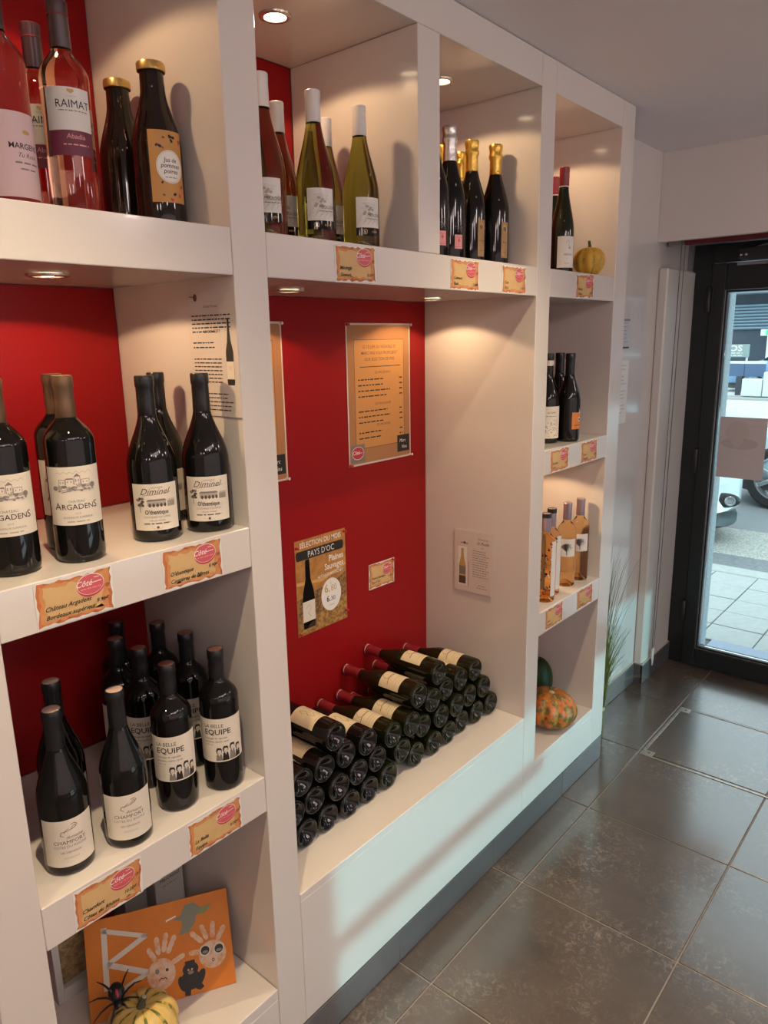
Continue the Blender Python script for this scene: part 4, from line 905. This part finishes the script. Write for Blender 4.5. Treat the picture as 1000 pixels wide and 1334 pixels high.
obj('closer_rail', MB().box(3.405, 3.432, -.40, -.065, 1.846, 1.858, c=.002), mat('closer_grey', (.30, .31, .33), .3, metal=.7), closer); obj('closer_arm', MB().tube([(3.41, -.10, 1.905), (3.40, -.20, 1.925), (3.41, -.38, 1.925)], .006, 8), steel, closer)
for yy in (-.085, -.105): obj('closer_bolt', MB().lathe([(.005, 0), (.005, .004), (0, .0045)], 10, M=Matrix.Translation((3.384, yy, 1.886)) @ Matrix.Rotation(-PI/2, 4, 'Y')), chrome, closer)
t, s = panel(3.4690, -.134, 1.072, .194, .273, mat('poster_back_paper', (.60, .54, .535), .7), 'reverse of a paper notice taped on the glass of the door', 'notice', 'door_notice', rotz=-PI/2)
fp = mat('show_through_print', (.56, .49, .48), .7); fp2 = mat('show_through_dark_print', (.51, .45, .43), .7)
decal('show_through_print', [('E', -.022, .066, .050, .055, fp), ('E', -.010, .020, .078, .026, fp2), ('E', -.020, .040, .026, .036, fp)] + greek(.01, .08, .10, .005, fp) + greek(-.06, .07, -.03, .005, fp) + greek(-.05, .06, -.06, .004, fp) + greek(-.07, .05, -.09, .004, fp), s, w0=.0021)
t = thing('roller_blind', 'rolled up dark red blind above the glass door', 'roller blind', (3.20, .088, 1.950))
obj('fabric_roll', MB().lathe([(0, 0), (.026, 0), (.027, .002), (.027, 1.25), (.026, 1.252), (0, 1.252)], 24, M=Matrix.Rotation(PI/2, 4, 'X') @ Matrix.Translation((0, 0, .008))), mat('blind_red_fabric', (.16, .012, .014), .8), t)
obj('side_bracket', bx(-.02, .02, .0, .060, -.028, .03, c=.003), mat('bracket_grey', (.33, .32, .30), .4), t); obj('chain_wheel', MB().lathe([(0, 0), (.020, 0), (.022, .002), (.018, .005), (.022, .008), (.020, .010), (0, .010)], 18, M=Matrix.Rotation(PI/2, 4, 'X') @ Matrix.Translation((0, 0, -.005))), steel, t)
chm = mat('bead_chain_steel', (.16, .155, .15), .35, metal=.7)
for dx in (-.0215, .0215):
    o = obj('bead_chain', MB().tube([(dx, .002, 0), (dx*.99, .004, -.4), (dx*.9, .006, -.9), (dx*.8, .008, -1.4), (dx*.45, .010, -1.80)], .0017, 6), chm, t)
obj('chain_weight', MB().lathe([(0, -.058), (.006, -.052), (.010, -.02), (.010, .028), (.006, .032), (0, .032)], 12, M=Matrix.Translation((0, .009, -1.832)) @ Matrix.Diagonal((1, .55, 1, 1))), mat('white_plastic', (.68, .67, .63), .4), t)

# ------------------------------------------------------------------ the street outside
stone = mat('pale_paving', (.46, .48, .46), .75, noise=(24, (.38, .40, .39), .35, .7, 4))
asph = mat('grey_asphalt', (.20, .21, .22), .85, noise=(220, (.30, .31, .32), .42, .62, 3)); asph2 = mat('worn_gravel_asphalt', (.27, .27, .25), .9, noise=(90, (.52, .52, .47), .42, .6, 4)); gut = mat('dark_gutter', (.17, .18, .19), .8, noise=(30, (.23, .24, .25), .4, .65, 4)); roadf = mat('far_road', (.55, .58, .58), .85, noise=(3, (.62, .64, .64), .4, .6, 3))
pav = struct('pavement', bx(3.46, 5.22, -6, 8, -.16, -.012, c=0), groutd)
ps = {}
xj = [3.835, 4.07, 4.305, 4.54, 4.795, 5.05]; yj = [-.183 + .266*k for k in range(-9, 12)]
for i in range(len(xj)-1):
    for j in range(len(yj)-1):
        w_, h_ = round(xj[i+1]-xj[i], 3), round(yj[j+1]-yj[j], 3)
        if (w_, h_) not in ps: ps[(w_, h_)] = bx(-w_/2+.003, w_/2-.003, -h_/2+.003, h_/2-.003, -.03, 0, c=.002).mesh('paving_slab', [stone])
        link('paving_slab', ps[(w_, h_)], pav, ((xj[i]+xj[i+1])/2, (yj[j]+yj[j+1])/2, rng.uniform(-.002, .001)))
for k in range(-4, 8): link('kerb_stone', ps.setdefault('k', bx(-.078, .078, -.49, .49, -.1, .002, c=.006).mesh('kerb_stone', [stone])), pav, (5.134, k*.985, 0))
st = link('door_step', bx(3.548, 3.828, -.93, .010, -.02, .006, c=.003).mesh('door_step', [mat('blue_grey_sill', (.20, .26, .36), .25, metal=.2)])); st['kind'] = 'structure'
struct('road', MB().box(5.215, 5.60, -9, 12, -.2, -.03, c=0, mi=0).box(5.60, 6.42, -9, 14, -.2, -.028, c=0, mi=1).box(6.42, 9.6, -12, 20, -.2, -.03, c=0, mi=2).box(9.6, 60, -40, 60, -.2, -.031, c=0, mi=3), [gut, asph2, asph, roadf])
struct('far_pavement', MB().box(19.6, 20.0, -20, 30, -.1, .03, c=.01, mi=1).box(20.0, 60, -20, 30, -.1, .05, c=0), [roadf, mat('kerb_grey', (.42, .42, .40), .8)])

tyre = mat('tyre_rubber', (.015, .015, .016), .7); alloy = mat('alloy_wheel', (.55, .56, .57), .3, metal=.8); cglass = mat('car_window', (.02, .03, .035), .06, spec=.7); lampg = mat('lamp_lens', (.35, .37, .38), .1, metal=.5)
def car(name, label, loc, rot, paint, L_=3.9, Wd=1.64, H=1.40, hood=.86, nose=.62, fog=True, oh=.74):
    t = thing(name, label, 'car', loc, (0, 0, rot))
    # local: nose at x=0 pointing -x, body extends to +x
    def loft(st, m, nm, par):
        vs = []; fs = []; n = 20
        for (x, zb, zt, hw, pw_) in st:
            for k in range(n):
                a = 2*PI*(k+.5)/n; c_, s_ = math.cos(a), math.sin(a)
                vs.append((x + (.10*abs(c_)**3 if x < .3 else 0), hw*math.copysign(abs(c_)**pw_, c_), (zb+zt)/2 + (zt-zb)/2*math.copysign(abs(s_)**pw_, s_)))
        for i in range(len(st)-1):
            for k in range(n):
                k2 = (k+1) % n; fs.append([i*n+k, i*n+k2, (i+1)*n+k2, (i+1)*n+k])
        fs.append(list(range(n))[::-1]); fs.append([(len(st)-1)*n+k for k in range(n)])
        mb = MB(); mb.add(vs, fs, 0, True); return obj(nm, mb, m, par)
    h = Wd/2
    body = loft([(.0, .30, .46, h*.72, .5), (.02, .22, .54, h*.86, .45), (.10, .19, nose, h*.95, .42), (.30, .18, nose+.10, h, .40), (.95, .18, hood, h, .38), (1.6, .18, hood+.05, h, .36), (3.0, .18, hood+.06, h, .36), (L_-.3, .20, hood+.03, h*.98, .38), (L_-.06, .24, hood-.05, h*.92, .42), (L_, .32, hood-.15, h*.82, .45)], paint, 'body', t)
    cab = loft([(.98, hood-.04, hood+.02, h*.86, .5), (1.55, hood-.04, H-.06, h*.80, .45), (1.9, hood-.04, H-.02, h*.78, .42), (3.1, hood-.04, H-.03, h*.77, .42), (L_-.25, hood-.04, hood+.10, h*.80, .5)], cglass, 'cabin_glass', t)
    loft([(1.56, H-.085, H-.045, h*.70, .6), (1.9, H-.05, H, h*.72, .6), (3.0, H-.06, H-.005, h*.70, .6), (3.25, H-.12, H-.08, h*.66, .6)], paint, 'roof', t)
    loft([(.0, .12, .23, h*.70, .5), (.06, .095, .24, h*.90, .45), (.30, .09, .24, h*.97, .4), (.55, .14, .22, h*.96, .4)], mat('bumper_black', (.05, .055, .06), .5), 'lower_bumper', t)
    for sd in (-1, 1):
        f = obj('fog_lamp', MB().ball((0, 0, 0), .022, .110, .058, M=Matrix.Rotation(sd*.42, 4, 'Z')), black, t, (.055, sd*h*.70, .325))
        obj('fog_lens', MB().lathe([(.032, 0), (.039, -.004), (.039, -.016), (.031, -.018), (.024, -.010), (0, -.016)], 18, M=Matrix.Rotation(sd*.42, 4, 'Z') @ Matrix.Translation((-.012, sd*.035, 0)) @ Matrix.Rotation(PI/2, 4, 'Y')), lampg, f)
        obj('headlamp', MB().ball((0, 0, 0), .17, .16, .07, M=Matrix.Rotation(sd*.55, 4, 'Z')), lampg, t, (.21, sd*h*.72, nose-.02))
        obj('tail_lamp', MB().ball((0, 0, 0), .06, .11, .12), mat('tail_lamp_red', (.55, .02, .03), .2), t, (L_-.07, sd*h*.82, hood-.14))
        for wx in (oh, L_-.75):
            w = obj('wheel', MB().lathe([(.20, -.085), (.27, -.095), (.292, -.07), (.295, 0), (.292, .07), (.27, .095), (.20, .085), (.19, .04), (.19, -.04)], 28, M=Matrix.Rotation(PI/2, 4, 'X')), tyre, t, (wx, sd*(h-.075), .295-.03))
            r_ = MB().lathe([(.20, .06), (.205, .088), (.190, .090), (.182, .06), (.18, .02), (0, .02)], 28, M=Matrix.Rotation(-sd*PI/2, 4, 'X') @ Matrix.Scale(-1, 4, (0, 0, 1)) @ Matrix.Scale(-1, 4, (0, 0, 1)))
            for k in range(7):
                a = 2*PI*k/7; r_.box(.03, .192, -.020, .020, .058, .078, c=.006, M=Matrix.Rotation(-sd*PI/2, 4, 'X') @ Matrix.Rotation(a, 4, 'Z'))
            r_.lathe([(.045, .06), (.045, .084), (0, .086)], 16, M=Matrix.Rotation(-sd*PI/2, 4, 'X'))
            obj('wheel_rim', r_, alloy, w)
    return t
wp = mat('white_car_paint', (.78, .80, .80), .2, coat=.6); cy = mat('pale_blue_car_paint', (.42, .62, .66), .2, coat=.6); bl = mat('blue_paint_sky_sheen', (.20, .36, .58), .25, coat=.6); gr = mat('graphite_car_paint', (.035, .05, .055), .3, coat=.4)  # blue paint lightened to stand in for sky reflected in that car's windscreen
ca = math.radians(42)
# nose corner of the white car stands just left of the notice
car('car', 'white parked car whose bumper corner and fog lamp show through the door', (5.42, .93, 0), ca, wp)
car('car', 'pale blue car across the lane with alloy front wheel at the right photo edge', (8.22, .92, 0), -PI/2-.12, cy, oh=.52)
car('car', 'dark car with red tail lamp at the left edge of the door glass', (15.2, 3.50+3.9, 0), -PI/2, gr)
car('car', 'blue car parked behind the blue barrier across the street', (22.0, 4.95, .05), -PI/2, bl, H=1.45)
# barrier and blocks across the street
t = thing('street_barrier', 'dark blue panel barrier with pale top rail across the street', 'barrier', (20.1, 4.0, .05))
bp_ = mat('barrier_blue', (.075, .13, .23), .6); rl = mat('pale_rail', (.70, .76, .78), .5)
obj('top_rail', bx(0, .09, -.36, 1.6, .785, .850, c=.01), rl, t)
for k in range(4): obj('panel', bx(.01, .07, -.36+.49*k, -.36+.49*k+.48, .475, .78, c=.006), bp_, t)
for k in range(3): obj('foot', bx(.0, .08, .18+.55*k, .30+.55*k, 0, .47, c=.006), mat('barrier_foot', (.05, .055, .07), .6), t)
conc = mat('white_concrete', (.66, .70, .70), .7)
for (y0, y1, z1, lb) in ((3.62, 4.08, .43, 'white concrete block under the blue barrier'), (3.02, 3.60, .60, 'taller white concrete block right of the blue barrier')):
    t = thing('concrete_block', lb, 'concrete block', (19.96, (y0+y1)/2, .05)); obj('block', bx(-.14, .12, -(y1-y0)/2, (y1-y0)/2, 0, z1, c=.015), conc, t)
# building across the street
t = thing('building', 'dark building across the street with pale louvred shutter', 'building', (26, 0, 0))
wl_ = mat('dark_blue_facade', (.055, .075, .10), .8); pl = mat('pale_facade_band', (.22, .27, .31), .7); lv = mat('louvre_grey', (.30, .42, .50), .5)
obj('wall', MB().box(.3, 6, -14, 24, .05, 6.5, c=0), wl_, t); obj('canopy_band', bx(-.6, .29, -14, 24, 2.80, 3.2, c=.02), pl, t)
fr = obj('louvre_panel', bx(.22, .29, -6, 16, 1.70, 2.50, c=.01), mat('louvre_shadow', (.10, .16, .21), .7), t)
for k in range(8): obj('slat', MB().box(-.03, .05, -6, 16, -.012, .012, c=.004, M=Matrix.Translation((.16, 0, 1.755+.1*k)) @ Matrix.Rotation(.6, 4, 'Y')), lv, fr)
t = thing('pharmacy_sign', 'lit green sign beside the dark facade across the street', 'sign', (25.9, 5.05, 1.60)); obj('sign_box', bx(-.06, .06, -.30, .16, -.10, .10, c=.01), rl, t); obj('lit_face', bx(-.075, -.062, -.27, .0, -.08, .08, c=.002), mat('green_lit_face', (.05, .5, .2), .4, emit=(.05, .75, .22), es=.8), t)
obj('bracket', bx(-.02, .39, -.04, .02, -.03, .03, c=.004), rl, t); obj('post', bx(-.03, .03, -.12, -.04, -1.55, -.101, c=.004), rl, t)
t = thing('street_sign', 'white lettered sign board left of the blue car across the street', 'sign', (23.6, 5.35, .05)); sb = obj('board', bx(0, .05, -.42, .30, .85, 1.22, c=.008), mat('sign_green_grey', (.30, .38, .36), .6), t)
decal('lettering', [('T', 'NOS', -.06, 1.03, .24, whitep, 0, 1.2, 'C', .03)] + greek(-.38, .24, .97, .04, whitep) + greek(-.38, .24, .90, .04, whitep), sb, w0=.01, rot=(0, 0, -PI/2))
for yy in (-.38, .24): obj('post', bx(.052, .10, yy, yy+.05, 0, 1.2, c=.004), rl, t)
